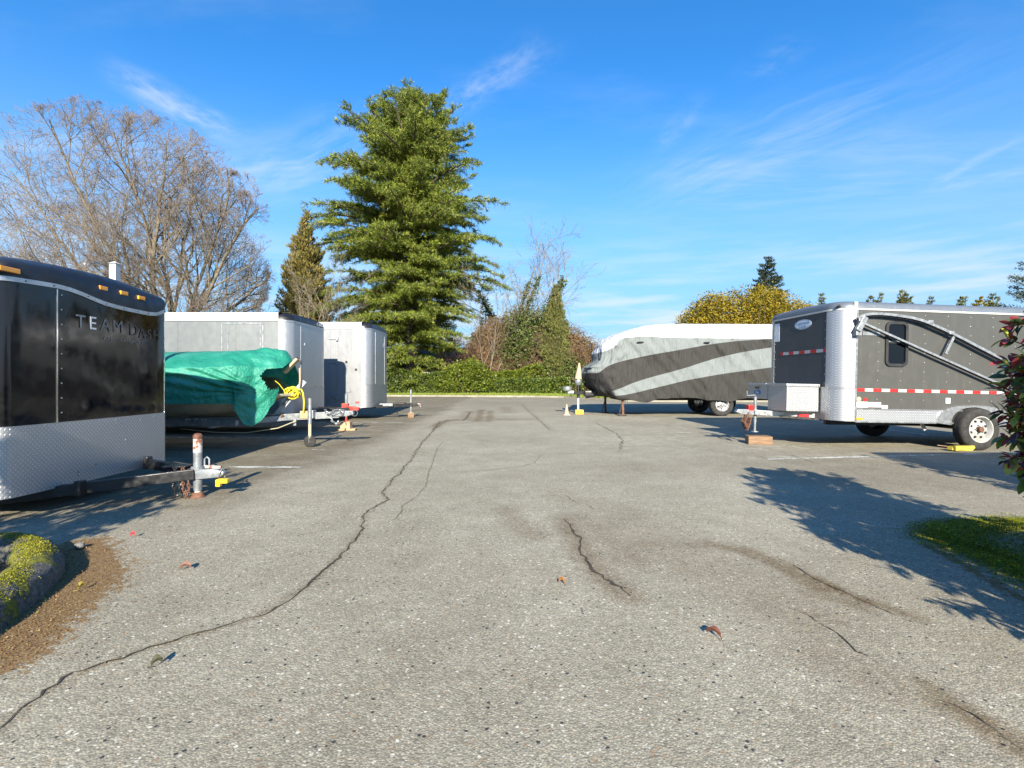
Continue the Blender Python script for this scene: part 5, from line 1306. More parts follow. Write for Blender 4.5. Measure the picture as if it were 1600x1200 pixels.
# tongue, propane bulge gear, jack with a round motor head
for s in (-1, 1): MB().beam(LR(3.5,17.4+s*.5,.72), LR(2.10,17.4+s*.05,.72), .06, .11).build('tongue_beam', MT['dark'], rv, bev=.004)
MB().box(LR(2.62,17.2,.70), (.42,.34,.20)).build('hitch_head', MT['dark'], rv, bev=.05)
MB().tube([LR(2.75,17.1,.66), LR(2.45,17.15,.60)], .07, 12).build('hitch_bar', MT['dark'], rv)
JX = GP(905,648).x
jk = MB().tube([LR(2.25,17.4,.55), LR(2.25,17.4,1.02)], .05, 12).build('tongue_jack', MT['dark'], rv)
MB().tube([LR(2.25,17.4,.12), LR(2.25,17.4,.58)], .035, 12).build('inner_tube', MT['white_metal'], jk)
MB().lathe([(.001,.98),(.07,.98),(.11,1.04),(.125,1.12),(.115,1.17),(.001,1.18)], 20, LR(2.25,17.4,0)).build('jack_head', MT['galv'], jk, smooth=50)
MB().prism([(-.16,-.05),(.12,-.05),(.12,.05),(-.16,.05)], -.05, .05, 'Y')
MB().box(LR(2.0,17.4,.74), (.22,.13,.10)).build('coupler', MT['galv'], rv, bev=.02)
MB().lathe([(.001,.80),(.15,.80),(.16,.84),(.155,.93),(.001,.94)], 20, LR(1.88,17.4,0)).build('hitch_drum', MT['galv'], rv, smooth=50)
MB().beam(LR(1.98,17.38,.80), LR(2.02,17.38,.58), .05, .05).build('safety_hook', MT['dark'], rv)
timber('yellow_block', 'bright yellow plastic block under the jack of the covered caravan', (2.25+.03, 17.4, 0), (.27,.25,.145), 0, 'yellow', 'leveling block')
def cone(label, loc, h, r0, m_='cone', base=.34):
    c = empty('traffic_cone', loc); tag(c, label, 'traffic cone', 'faded cones by the covered caravan')
    MB().lathe([(r0,.02),(r0*.72,h*.35),(r0*.46,h*.68),(r0*.20,h),(.001,h+.004)], 24).build('cone_body', MT[m_], c, smooth=50)
    if base: b_ = MB(); b_.box((0,0,.012), (base,base,.024)); b_.build('cone_base', MT['rusty_white'], c, bev=.006)
    return c
pc = GP(885.5, 648.5); cone('small faded cone standing on the asphalt left of the yellow block', (pc.x, pc.y, 0), .36, .085, base=.24)
c2 = cone('tall pale cone set on top of the covered caravan jack', (2.26, 17.4, 1.175), .56, .135, base=None); c2.rotation_euler = (0, R(3), 0)

# ------------------------------------------------------------------ small things on the ground
def dry_leaf(px, py, name, label, color, size, rz):
    p = GP(px, py); K = 7; vs = []; 
    for k in range(K):
        t_ = k/(K-1); w_ = math.sin(math.pi*min(1, t_*1.02))**.8*.32*size; zc = .012+.02*math.sin(t_*3)
        vs += [((t_-.5)*size, -w_, zc+.012), ((t_-.5)*size, 0, zc-.004), ((t_-.5)*size, w_, zc+.018)]
    fs = []
    for k in range(K-1):
        for q in range(2): a = k*3+q; fs.append((a, a+1, a+4, a+3))
    mb = MB(); mb.add(vs, fs); mb.tube([((-.5)*size, 0, .01), (-.72*size, .02, .006)], .0015, 5)
    o = mb.build(name, mat(name+' '+label[:12], color, .7, var=.3, vscale=25), None, smooth=60); o.location = (p.x, p.y, .004); o.rotation_euler = (0, 0, rz); tag(o, label, 'leaf'); return o
dry_leaf(290, 892, 'fallen_leaf', 'curled pinkish fallen leaf on asphalt right of the left berm', (.17,.085,.06), .06, .2)
dry_leaf(1115, 997, 'fallen_leaf', 'curled reddish brown leaf alone in the right foreground', (.13,.045,.028), .065, 2.4)
dry_leaf(245, 1045, 'fallen_leaf', 'dark olive leaf in the lower left foreground beside the crack', (.06,.06,.03), .04, .8)
dry_leaf(207, 841, 'fallen_petal', 'small bright red petal near the tip of the left shadow', (.34,.03,.04), .03, .3)
dry_leaf(127, 924, 'fallen_leaf', 'small yellow leaf in the litter beside the left berm', (.36,.28,.05), .035, 1.3)
dry_leaf(878, 915, 'fallen_leaf', 'tiny orange brown leaf scrap left of the centre fissure', (.25,.12,.04), .04, 2.7)
p = GP(124, 858); mb = MB(); bm_ = bmesh.new(); bmesh.ops.create_icosphere(bm_, subdivisions=2, radius=.03)
mb.add([(v.co.x*1.1, v.co.y, v.co.z*.8+.024+.004*mnoise.noise(v.co*60)) for v in bm_.verts], [tuple(v.index for v in f.verts) for f in bm_.faces]); bm_.free()
o = mb.build('pebble', mat('grey pebble', (.16,.16,.15), .8, var=.3, vscale=30), None, smooth=60); o.location = (p.x, p.y, 0); tag(o, 'round grey pebble on asphalt beyond the left berm', 'pebble')
mb = MB(); mb.bb(-.045,.045,-.045,.045,0,2.76); mb.add([(-.06,-.06,2.76),(.06,-.06,2.76),(.06,.06,2.76),(-.06,.06,2.76),(0,0,2.80)], [(0,1,4),(1,2,4),(2,3,4),(3,0,4)])
o = mb.build('post', MT['post'], None); o.location = ((179.5-800)/800*7.1, 7.1, 0); tag(o, 'white square post standing up behind the black trailer', 'post')
# ------------------------------------------------------------------ vegetation
def norm(a): return a/(np.linalg.norm(a, axis=-1, keepdims=True)+1e-9)
def segs_mesh(name, segs, n, m, parent):
    """segs: (N,8) p0 p1 r0 r1 -> open prisms"""
    segs = np.asarray(segs, dtype=np.float64); p0, p1, r0, r1 = segs[:, :3], segs[:, 3:6], segs[:, 6], segs[:, 7]
    d = norm(p1-p0); ref = np.where(np.abs(d[:, 2:3]) < .9, [[0, 0, 1.0]], [[1.0, 0, 0]]); x = norm(np.cross(d, ref)); y = np.cross(d, x)
    rings = []
    for k in range(n):
        a = 2*math.pi*k/n; o = x*math.cos(a)+y*math.sin(a); rings.append(np.stack([p0+o*r0[:, None], p1+o*r1[:, None]], 1))
    v = np.stack(rings, 1).reshape(-1, 3)                      # (N, n, 2)
    N_ = len(segs); b = np.arange(N_)[:, None]*(2*n); k = np.arange(n)[None]; k2 = (k+1) % n
    f = np.stack([b+2*k, b+2*k2, b+2*k2+1, b+2*k+1], -1).reshape(-1, 4)
    return fast_mesh(name, v, f, m, parent, smooth=n > 4)
def leaf_quads(c, d, s, L, W_):
    """diamond leaves: base c, axis d, side s"""
    L = np.asarray(L).reshape(-1, 1); W_ = np.asarray(W_).reshape(-1, 1)
    return np.stack([c, c+d*L*.45+s*W_*.5, c+d*L, c+d*L*.45-s*W_*.5], 1).reshape(-1, 3)
def rdir(n, rng, zs=1.0):
    d = rng.normal(0, 1, (n, 3)); d[:, 2] *= zs; return norm(d)
def qmesh(name, V, m, parent=None): return fast_mesh(name, V, np.arange(len(V)).reshape(-1, 4), m, parent)
def scatter_leaves(P, rng, L, W_, flat=.6, up=.25):
    """leaves hung at points P, facing mostly up and outwards"""
    n = len(P); d = rdir(n, rng, flat); d[:, 2] += up; d = norm(d); s = norm(np.cross(d, rdir(n, rng)))
    return leaf_quads(P, d, s, L*rng.uniform(.6, 1.3, n), W_*rng.uniform(.7, 1.2, n))

G_CEDAR = leafmat('blue green cedar needles', [(.055,.095,.022),(.135,.195,.032),(.27,.32,.048),(.38,.40,.07)], .30, .6, clump=.55)
G_FIR = leafmat('dark fir needles', [(.020,.036,.020),(.038,.060,.034),(.065,.085,.05)], .12, .6)
G_SPRUCE = leafmat('blue spruce needles', [(.03,.055,.06),(.06,.10,.10),(.12,.16,.15)], .1, .6)
G_THUJA = leafmat('olive thuja sprays', [(.045,.055,.014),(.085,.095,.020),(.15,.13,.035)], .15, .6, clump=.8)
G_CONE = leafmat('brown green cypress sprays', [(.065,.085,.022),(.125,.145,.035),(.20,.18,.06)], .15, .6, clump=.6)
G_BROWN = leafmat('olive brown thuja sprays', [(.08,.085,.022),(.17,.15,.035),(.25,.19,.06)], .15, .6, clump=.6)
G_GOLD = leafmat('yellow ochre foliage', [(.045,.05,.010),(.15,.13,.012),(.33,.27,.018),(.40,.29,.02),(.28,.17,.02)], .3, .6, clump=1.6)
G_IVY = leafmat('ivy leaves', [(.035,.060,.014),(.07,.105,.022),(.13,.15,.035)], .12, .55, clump=1.2)
G_LAUREL = leafmat('glossy laurel leaves', [(.020,.040,.010),(.05,.085,.016),(.11,.15,.024),(.20,.24,.045)], .22, .4, clump=1.2)
G_LIME = leafmat('yellow green shrub leaves', [(.05,.08,.012),(.12,.16,.018),(.25,.28,.033)], .3, .45, clump=.9)
G_RUST = leafmat('mixed bramble leaves', [(.045,.05,.014),(.12,.085,.022),(.22,.13,.035),(.09,.10,.02)], .2, .6, clump=.8)
rng = np.random.default_rng(21)

# ---- the big deodar cedar
def deodar():
    base = np.array([(640-800)/800*42.0, 42.0, 0.0]); H = 25.9
    root = empty('cedar_tree', tuple(base)); tag(root, 'tall broad cedar with tiered drooping branches, the largest evergreen behind the lot', 'tree')
    prof_z = [1.8,3.0,3.9,5.5,6.6,8.7,10.8,12.9,15,17.1,19.2,21.8,23.2,24.4,25.6]
    Lr =     [3.0,4.2,4.6,5.2,6.0,7.3,8.0,8.0,8.1,7.2,6.2,5.4,4.4,2.6,1.0]
    Ll =     [3.0,3.8,5.4,7.2,7.6,7.6,7.7,7.4,7.4,7.3,6.3,5.3,4.2,2.4,.8]
    rng = np.random.default_rng(5)
    segs = []; 
    def trunk(p, q, r0, r1, k=10):
        pts = [p+(q-p)*i/k+np.array([.10*math.sin(i*1.3), .08*math.cos(i*.9), 0])*(0 < i < k) for i in range(k+1)]
        for i in range(k): segs.append([*pts[i], *pts[i+1], r0+(r1-r0)*i/k, r0+(r1-r0)*(i+1)/k])
        return pts
    T0 = trunk(np.array([0,0,0.]), np.array([.1,0,19.5]), .48, .20, 14)
    leaders = []
    for q in ((-3.4,.2,23.7),(-2.0,-.5,23.9),(-.2,.3,25.0),(1.0,-.3,23.7),(2.5,.3,24.4),(3.5,.0,23.1),(.3,1.6,23.8)):
        z0 = 17.5+rng.random()*2; p0 = np.array([.1,0,z0]); q = np.array(q); mid = p0+(q-p0)*[.62,.62,.45]
        leaders.append((p0, mid, q)); 
        for a, b, r0, r1 in ((p0, mid, .12, .08), (mid, q, .08, .02)): trunk(a, b, r0, r1, 4)
    br = []                                                      # branches: start, azimuth, length, elevation
    for z in np.concatenate([np.arange(1.2, 24.6, .25), np.arange(1.4, 9, .45), np.arange(10, 24, .8)]):
        for rep in range(3 if z > 5 else 2):
            az = rng.uniform(0, 2*math.pi); lr, ll = np.interp(z, prof_z, Lr), np.interp(z, prof_z, Ll)
            c = math.cos(az); L = (lr if c > 0 else ll)*abs(c)+(lr+ll)/2*(1-abs(c)); L *= rng.uniform(.45, 1.06); el0 = R(np.interp(z, [1, 6, 14, 20, 25], [-6, 4, 14, 30, 62])); L /= max(.62, math.cos(el0))
            el = R(np.interp(z, [1, 6, 14, 20, 25], [-6, 4, 14, 30, 62]))+rng.normal(0, .06)
            L = min(L, max(.8, (25.0-z)/max(.15, math.sin(max(el, .01)))*.95+.4)) if z > 17 else L
            br.append((np.array([.1*z/20, 0, z-np.interp(el, [-.2, .2, 1.1], [0, L*.14, L*.62])]), az, L, el))
    for p0, mid, q in leaders:
        for t in np.linspace(.15, 1, 10):
            p = (p0+(mid-p0)*t*2) if t < .5 else (mid+(q-mid)*(t-.5)*2)
            for _ in range(3): br.append((p, rng.uniform(0, 2*math.pi), rng.uniform(.6, 1.7)*(1.25-t*.8), R(rng.uniform(20, 55))))
    LV = []; twigs = []
    for p, az, L, el in br:
        n = max(4, int(L/.55)); d = np.array([math.cos(az)*math.cos(el), math.sin(az)*math.cos(el), math.sin(el)]); pts = [p]; cur = d.copy()
        for i in range(n):
            f = (i+1)/n; cur = norm(cur+np.array([0, 0, -.10*(f**1.3)*(1.0 if el < .7 else .2)])+rng.normal(0, .045, 3)*[1, 1, .6]); pts.append(pts[-1]+cur*L/n)
        pts = np.array(pts); r0 = .018*L+.015
        for i in range(n): segs.append([*pts[i], *pts[i+1], r0*(1-i/n)+.008, r0*(1-(i+1)/n)+.008])
        m = int(L/.17)+3; ts = rng.uniform(.10 if L > 3 else .0, 1, m)
        for t in ts:
            i = min(int(t*n), n-1); q = pts[i]+(pts[i+1]-pts[i])*(t*n-i); ax = norm(pts[i+1]-pts[i])
            side = norm(np.cross(ax, [0, 0, 1.0]))*(1 if rng.random() < .5 else -1)
            l2 = (.45+.30*L*(1-t)**.8)*rng.uniform(.5, 1.1); l2 = min(l2, 2.4)
            dd = norm(ax*rng.uniform(.5, 1.0)+side*rng.uniform(.45, 1.0)+np.array([0, 0, rng.uniform(-.02, .22)]))
            k = max(2, int(l2/.28)); pp = [q]
            for j in range(k):
                dd = norm(dd+np.array([0, 0, -.13*(j/k+.2)])+rng.normal(0, .07, 3)); pp.append(pp[-1]+dd*l2/k)
            pp = np.array(pp)
            for j in range(k): twigs.append([*pp[j], *pp[j+1], .012, .008])
            mm = int(l2/.045)+2; tt = rng.uniform(.05, 1.0, mm)*k; jj = np.minimum(tt.astype(int), k-1)
            c = pp[jj]+(pp[jj+1]-pp[jj])*(tt-jj)[:, None]; a = norm(pp[jj+1]-pp[jj])
            LV.append(np.concatenate([c, a], 1))
    LV = np.concatenate(LV); LV = np.repeat(LV, 2, 0); n = len(LV); c, a = LV[:, :3]+rng.normal(0, .045, (n, 3))*[1, 1, .5], LV[:, 3:]
    d = norm(a*.75+rng.normal(0, .55, (n, 3))+[0, 0, .12]); s = norm(np.cross(d, rng.normal(0, 1, (n, 3))+[0, 0, 1.2]))
    V = leaf_quads(c, d, s, rng.uniform(.18, .40, n), rng.uniform(.030, .055, n))
    print('cedar leaves', n)
    segs_mesh('trunk', segs[:], 8, MT['bark'], root); segs_mesh('twigs', twigs, 3, MT['bark'], root); qmesh('crown', V, G_CEDAR, root)
deodar()

# ---- generic conifer: cone of branches with sprays
def conifer(name, label, base, H, prof, mat_, dens=1.0, blade=(.22,.06), upturn=.1, droop=.1, group=None, seed=1, z0=.4, r_tr=.2, step=.28, ragged=.25):
    root = empty(name, base); tag(root, label, 'tree', group); rng = np.random.default_rng(seed)
    zs, rs = zip(*prof); segs = [[0,0,0, 0,0,H*.5, r_tr, r_tr*.6], [0,0,H*.5, 0,0,H*.98, r_tr*.6, .02]]; LV = []
    for z in np.arange(z0, H, step):
        rad = np.interp(z, zs, rs)*math.sqrt(1+upturn**2); k = max(3, int(rad*2.6*dens)+3)
        for _ in range(k):
            az = rng.uniform(0, 2*math.pi); L = rad*rng.uniform(1-ragged*2, 1+ragged*.4)+.05; d = np.array([math.cos(az), math.sin(az), upturn]); d = norm(d)
            p = np.array([0, 0, z-upturn*L*.6]); n = max(2, int(L/.5)); pts = [p]
            for i in range(n): d = norm(d+[0, 0, -droop*(i+1)/n]+rng.normal(0, .05, 3)); pts.append(pts[-1]+d*L/n)
            pts = np.array(pts)
            for i in range(n): segs.append([*pts[i], *pts[i+1], .02, .012])
            m = int(L/.03*dens)+8; tt = rng.uniform(.15, 1, m)**.7*n; jj = np.minimum(tt.astype(int), n-1); c = pts[jj]+(pts[jj+1]-pts[jj])*(tt-jj)[:, None]
            a = norm(pts[jj+1]-pts[jj]); sd = norm(np.cross(a, [[0, 0, 1.0]])); w = (.10+.18*L*(1-tt/n))[:, None]; off = rng.normal(0, .6, (m, 1))*w
            LV.append(np.concatenate([c+sd*off+[0, 0, 0], norm(a+sd*np.sign(off)*.7)], 1))
    LV = np.concatenate(LV); n = len(LV); d = norm(LV[:, 3:]+rng.normal(0, .45, (n, 3))+[0, 0, upturn]); s = norm(np.cross(d, rng.normal(0, 1, (n, 3))))
    V = leaf_quads(LV[:, :3]+rng.normal(0, .05, (n, 3)), d, s, blade[0]*rng.uniform(.6, 1.3, n), blade[1]*rng.uniform(.7, 1.3, n))
    segs_mesh('trunk', segs, 6, MT['bark'], root); qmesh('crown', V, mat_, root); return root
def at(px, Y): return ((px-800)/800*Y, Y, 0)
def zh(py, Y): return HC+(594-py)/800*Y
conifer('thuja_tree', 'narrow olive brown evergreen standing just left of the big cedar', at(478, 40), zh(328, 40), [(0,2.3),(4,2.2),(8,1.9),(11,1.3),(13.4,.35),(14.4,.05)], G_BROWN, 1.5, (.30,.07), upturn=.8, droop=-.05, seed=2, step=.22)
conifer('cypress_tree', 'slender brown green cone tree right of the ivy clad tree', at(868, 43.2), zh(447, 43.2), [(0,1.7),(3,1.6),(5.6,1.1),(7.4,.6),(9.1,.05)], G_CONE, 2.2, (.22,.06), upturn=.9, droop=-.1, seed=3, step=.18, ragged=.08)
conifer('small_fir', 'small dark fir poking up between the cedar and the ivy clad tree', at(759, 47), zh(461, 47), [(0,1.6),(4,1.2),(7,.5),(8.9,.03)], G_FIR, 1.2, (.24,.06), upturn=.2, seed=4)
conifer('spruce_tree', 'dark spruce top rising behind the yellow ochre bush', at(1199, 52), zh(400, 52), [(0,3.4),(8,2.2),(11,1.35),(13,.62),(14,.08)], G_FIR, 1.5, (.28,.08), upturn=.35, droop=.1, seed=5, step=.32)
conifer('blue_spruce', 'blue grey spruce cut off by the right edge of the picture', at(1632, 30), 9.9, [(0,3.4),(3,3.0),(5.2,2.3),(7.5,1.2),(9,.5),(9.9,.04)], G_SPRUCE, 1.5, (.17,.05), upturn=.25, droop=-.08, seed=6, step=.42)
for k, (px, top, w_) in enumerate([(1360,464,.7),(1376,461,.8),(1410,455,1.5),(1418,457,1.0),(1284,461,.45),(1503,462,.8),(1530,463,.9),(1551,458,1.2),(1455,466,.5)]):
    lab = ['low tuft of evergreen tip above the charcoal trailer roof, leftmost of three', 'small evergreen tip beside the leftmost tip above the charcoal roof', 'widest brown green evergreen top above the charcoal trailer roof',
           'evergreen top leaning against the widest one above the charcoal roof', 'single thin evergreen tip above the nose cap of the charcoal trailer', 'pale evergreen tip left of the blue spruce', 'brown evergreen tip in the middle left of the blue spruce', 'bushy evergreen top nearest the blue spruce', 'tiny evergreen tip alone over the middle of the charcoal roof'][k]
    conifer('distant_evergreen', lab, at(px, 56), zh(top, 56), [(0,1.8),(5,1.6),(8.6,w_*.9),(zh(top, 56)-.1,.12)], G_CONE if k % 2 else G_GOLD if k in (6,) else G_THUJA, 1.0, (.30,.09), upturn=.7, droop=0, group='evergreen tops beyond the charcoal trailer', seed=30+k, z0=5.5, step=.35, ragged=.3)

# ---- leafy masses: clumps of leaf clusters filling ellipsoids
def cloud(clumps, n, rng, shell=.55):
    out = []; vol = np.array([c[3]*c[4]*c[5] for c in clumps])**.75; k = (n*vol/vol.sum()).astype(int)
    for (x, y, z, a, b, c), m in zip(clumps, k):
        d = rdir(m, rng); r = (shell+(1-shell)*rng.random((m, 1))**.6); bump = np.array([1+.20*mnoise.noise(Vector(q*2.2)+Vector((x, y, z))) for q in d])[:, None]
        out.append(np.array([x, y, z])+d*r*bump*[a, b, c])
    return np.concatenate(out)
def clusters(P, rng, k, sd):
    Q = np.repeat(P, k, 0); return Q+rng.normal(0, sd, Q.shape)
def bush(name, label, loc, clumps, n, mat_, L, W_, cat='bush', k=5, sd=.12, group=None, seed=1, shell=.5, stems=True, flat=.7, up=.3, extra=None):
    root = empty(name, loc); tag(root, label, cat, group); rng = np.random.default_rng(seed)
    P = clusters(cloud(clumps, n//k, rng, shell), rng, k, sd); P = P[P[:, 2] > .05]
    qmesh('foliage', scatter_leaves(P, rng, L, W_, flat, up), mat_, root)
    if stems:
        S_ = []
        for (x, y, z, a, b, c) in clumps:
            for _ in range(9):
                t = np.array([x, y, z])+rdir(1, rng)[0]*[a, b, c]*.85; b0 = np.array([x*.6+rng.normal(0, .1), y*.6, 0]); m_ = (b0+t)/2+rng.normal(0, .15, 3); S_ += [[*b0, *m_, .035, .022], [*m_, *t, .022, .008]]
        segs_mesh('stems', S_, 4, MT['bark'], root)
    return root
c_ = []
rb_ = np.random.default_rng(8)
for px, top, rad in [(1094,472,1.5),(1084,488,1.4),(1112,460,1.6),(1090,490,1.2),(1103,478,1.3),(1120,466,1.6),(1140,456,1.7),(1160,456,1.7),(1180,450,1.7),(1200,455,1.8),(1218,462,1.7),(1236,474,1.4),(1250,478,1.0),(1130,490,2.2),(1170,485,2.4),(1210,488,2.3),(1150,520,3.0),(1200,530,3.0),(1100,520,2.0)]:
    z = zh(top, 40)-rad*.9; c_.append(((px-1160)/800*40, rb_.uniform(-1, 1), z, rad, 1.2, rad))
bush('ochre_bush', 'large rounded yellow ochre bush behind the covered caravan', (at(1160, 40)[0], 40, 0), c_, 60000, G_GOLD, .17, .085, 'bush', seed=9, k=6, sd=.16)

# ---- laurel hedge at the back, in clipped rows
def hedge(name, label, x0, x1, y, depth, h, n, mat_, L, seed, wave=.15, cat='hedge'):
    root = empty(name, ((x0+x1)/2, y, 0)); tag(root, label, cat); rng = np.random.default_rng(seed); w = x1-x0
    x = rng.uniform(-w/2, w/2, n); top = h+wave*np.array([mnoise.noise(Vector((a*.5, y, seed))) for a in x])*2
    face = rng.random(n) < .55; z = np.where(face, rng.random(n)*top, top-rng.random(n)**2*.25); yy = np.where(face, -depth/2+rng.random(n)**2*.35, rng.uniform(-depth/2, depth/2, n))
    bump = np.array([mnoise.noise(Vector((a*1.4, b*1.4, seed*3))) for a, b in zip(x, z)]); yy = yy+bump*.22; z = np.clip(z+.06, .03, None)
    P = np.stack([x, yy, z], -1)
    qmesh('foliage', scatter_leaves(P, rng, L, L*.46, .8, .35), mat_, root)
    core = MB(); core.bb(-w/2+.1, w/2-.1, -depth/2+.35, depth/2, 0, h-.25); core.build('dark_core', MT['void'], root)  # black box stands in for the shaded inside of the hedge
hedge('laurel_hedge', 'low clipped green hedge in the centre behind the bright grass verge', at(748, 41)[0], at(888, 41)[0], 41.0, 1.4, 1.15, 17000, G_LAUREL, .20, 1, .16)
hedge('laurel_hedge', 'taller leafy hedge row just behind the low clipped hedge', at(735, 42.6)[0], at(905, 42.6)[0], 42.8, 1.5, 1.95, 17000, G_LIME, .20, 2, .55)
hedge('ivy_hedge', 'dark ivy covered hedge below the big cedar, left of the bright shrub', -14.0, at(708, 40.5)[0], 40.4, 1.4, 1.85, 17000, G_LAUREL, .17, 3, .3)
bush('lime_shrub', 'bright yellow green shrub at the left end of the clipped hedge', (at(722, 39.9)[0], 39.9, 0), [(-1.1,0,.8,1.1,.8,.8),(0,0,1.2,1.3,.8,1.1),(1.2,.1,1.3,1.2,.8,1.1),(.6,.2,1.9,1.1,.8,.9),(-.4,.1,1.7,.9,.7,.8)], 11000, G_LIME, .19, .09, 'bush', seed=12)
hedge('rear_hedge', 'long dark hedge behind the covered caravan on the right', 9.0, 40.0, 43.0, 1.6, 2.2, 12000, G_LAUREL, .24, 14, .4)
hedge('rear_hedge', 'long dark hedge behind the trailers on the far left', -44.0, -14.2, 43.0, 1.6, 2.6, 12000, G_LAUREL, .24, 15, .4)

# ---- twiggy things
def grow(segs, rng, p, d, L, r, depth, maxd, spec, envelope=None, tips=None):
    """wandering branch with side branches; spec per depth: (pieces, children, angle, length ratio, rise)"""
    n, ch, ang, ratio, rise = spec[depth]; pts = [p]; cur = d
    for i in range(n):
        cur = norm(cur+rng.normal(0, .13+.03*depth, 3)+[0, 0, rise]); q = pts[-1]+cur*L/n
        if envelope is not None and not envelope(q): 
            if i > 0: break
        r0 = r*(1-.72*i/n); r1 = r*(1-.72*(i+1)/n); segs.append([*pts[-1], *q, r0, r1, depth]); pts.append(q)
    if depth >= maxd:
        return
    m = len(pts)-1
    if m < 1: return
    for c in range(ch):
        t = .15+.83*(c+rng.random())/ch; i = min(int(t*m), m-1); q = pts[i]+(pts[i+1]-pts[i])*(t*m-i); ax = norm(pts[i+1]-pts[i])
        o = norm(np.cross(ax, rng.normal(0, 1, 3))); a = ang*rng.uniform(.6, 1.25); dd = norm(ax*math.cos(a)+o*math.sin(a)); grow(segs, rng, q, dd, L*ratio*rng.uniform(.65, 1.2)*(1.15-.5*t), r*(1-.72*t)*.62, depth+1, maxd, spec, envelope)
def bare_tree():
    base = at(268, 30); root = empty('bare_tree', base); tag(root, 'wide spreading leafless tree with purplish twigs behind the left trailers', 'tree'); rng = np.random.default_rng(15)
    cx, cz = (205-800)/800*30-base[0], zh(362, 30)
    def env(q):
        x = (q[0]-cx)/(8.6 if q[0] < cx else 8.1); z = (q[2]-cz)/(7.0 if q[2] > cz else 11); y = q[1]/6.5
        return x*x+z*z*(1+.25*x)+y*y < 1.0+.10*mnoise.noise(Vector(q*.8))
    segs = []; segs.append([0,0,0, .05,0,2.2, .46, .40, 0]); segs.append([.05,0,2.2, 0,0,3.6, .40, .36, 0])
    stems = [(-1.25,-.15,.55),(-.95,.3,.75),(-.62,-.35,1.0),(-.35,.35,1.3),(-.15,-.2,1.5),(.12,.25,1.5),(.30,-.3,1.3),(.50,.2,1.05),(.68,-.1,.75),(-1.5,.1,.28),(-1.35,-.4,.12),(.05,-.9,1.0),(-.4,.95,1.0),(.85,.3,.45),(-.8,-.5,.5),(.75,-.5,.22)]
    spec = [(10,12,.60,.46,.045),(7,8,.66,.50,.035),(5,6,.72,.50,.04),(3,4,.75,.55,.05),(2,0,.7,.5,.05)]
    for k, s in enumerate(stems):
        s = norm(np.array(s, float)); L = 14.5 if s[0] < -.5 else 12.0
        grow(segs, rng, np.array([rng.normal(0,.12), rng.normal(0,.12), 3.0+rng.random()*1.0]), s, L, rng.uniform(.085, .135), 0, 4, spec, env)
    S_ = np.array(segs); print('bare segs', len(S_)); big = S_[S_[:, 8] <= 1]; mid = S_[(S_[:, 8] > 1) & (S_[:, 8] <= 3)]; tip = S_[S_[:, 8] > 3]
    for a_, lo in ((mid, .0075), (tip, .005)): a_[:, 6:8] = np.maximum(a_[:, 6:8], lo)
    segs_mesh('trunk', big[:, :8], 6, MT['bark2'], root); segs_mesh('branches', mid[:, :8], 3, MT['twig'], root); segs_mesh('twigs', tip[:, :8], 3, MT['twig_tip'], root)
MT['bark2'] = mat('pale grey tan bark', (.17,.145,.105), .9, var=.4, vscale=2.2)
bare_tree()
def twig_tree(name, label, base, stems, L, spec, maxd, seed, r=.07, m_='twig', group=None, cat='tree'):
    root = empty(name, base); tag(root, label, cat, group); rng = np.random.default_rng(seed); segs = []
    for s in stems: grow(segs, rng, np.array([rng.normal(0, .2), rng.normal(0, .2), 0]), norm(np.array(s, float)), L*rng.uniform(.8, 1.1), r, 0, maxd, spec)
    S_ = np.array(segs); S_[:, 6:8] = np.maximum(S_[:, 6:8], .009)
    a = S_[S_[:, 8] <= 0]; b_ = S_[S_[:, 8] > 0]; segs_mesh('trunk', a[:, :8], 6, MT['bark2'], root); segs_mesh('branches', b_[:, :8], 3, MT[m_], root); return root, S_
# ivy clad tree: two leaning trunks sheathed in ivy, bare twigs above
Yi = 44.0; bi = at(805, Yi)
sp4 = [(8,9,.65,.42,.04),(5,6,.7,.5,.03),(4,5,.7,.5,.03),(2,0,.7,.5,.02)]
rt, SG = twig_tree('ivy_clad_tree', 'leaning bare tree with two trunks sheathed in green ivy', bi, [(-.22,0,1),(.02,.1,1),(-.05,-.1,1.0),(.17,.05,1),(.24,-.1,1.2)], 13.6, sp4, 3, 31, .11)
rng = np.random.default_rng(40); P = []
def sheath(pts, rad, n):
    pts = np.array(pts, float); t = rng.random(n)*(len(pts)-1); i = np.minimum(t.astype(int), len(pts)-2); f = (t-i)[:, None]; c = pts[i]*(1-f)+pts[i+1]*f
    rr = np.interp(t, np.arange(len(rad)), rad)[:, None]; return c+rdir(n, rng)*rr*rng.uniform(.6, 1.15, (n, 1))
def IP(px, py): return [(px-805)/800*Yi, 0, zh(py, Yi)]
P.append(sheath([IP(806,565),IP(808,500)], [1.9,1.2], 4500)); P.append(sheath([IP(822,545),IP(826,500)], [1.3,1.1], 3000))
for sg in SG:
    zt_ = sg[2]; dep = int(sg[8]); lim = 9.6+1.2*mnoise.noise(Vector((sg[0], sg[1], 3))) if dep == 0 else 6.2
    if dep > 1 or zt_ > lim or zt_ < 3: continue
    rad_ = (.62-.040*zt_ if dep == 0 else .30)*(1+1.1*mnoise.noise(Vector((sg[0]*1.1, sg[1], zt_*1.3)))); rad_ = max(rad_, .06)
    m0 = int((420 if dep == 0 else 70)*rad_*2); tt_ = rng.random((m0, 1)); P.append(sg[:3]*(1-tt_)+sg[3:6]*tt_+rng.normal(0, 1, (m0, 3))*rad_*[.55,.55,.5])
qmesh('ivy', scatter_leaves(np.concatenate(P), rng, .20, .15, .8, .0), G_IVY, rt)
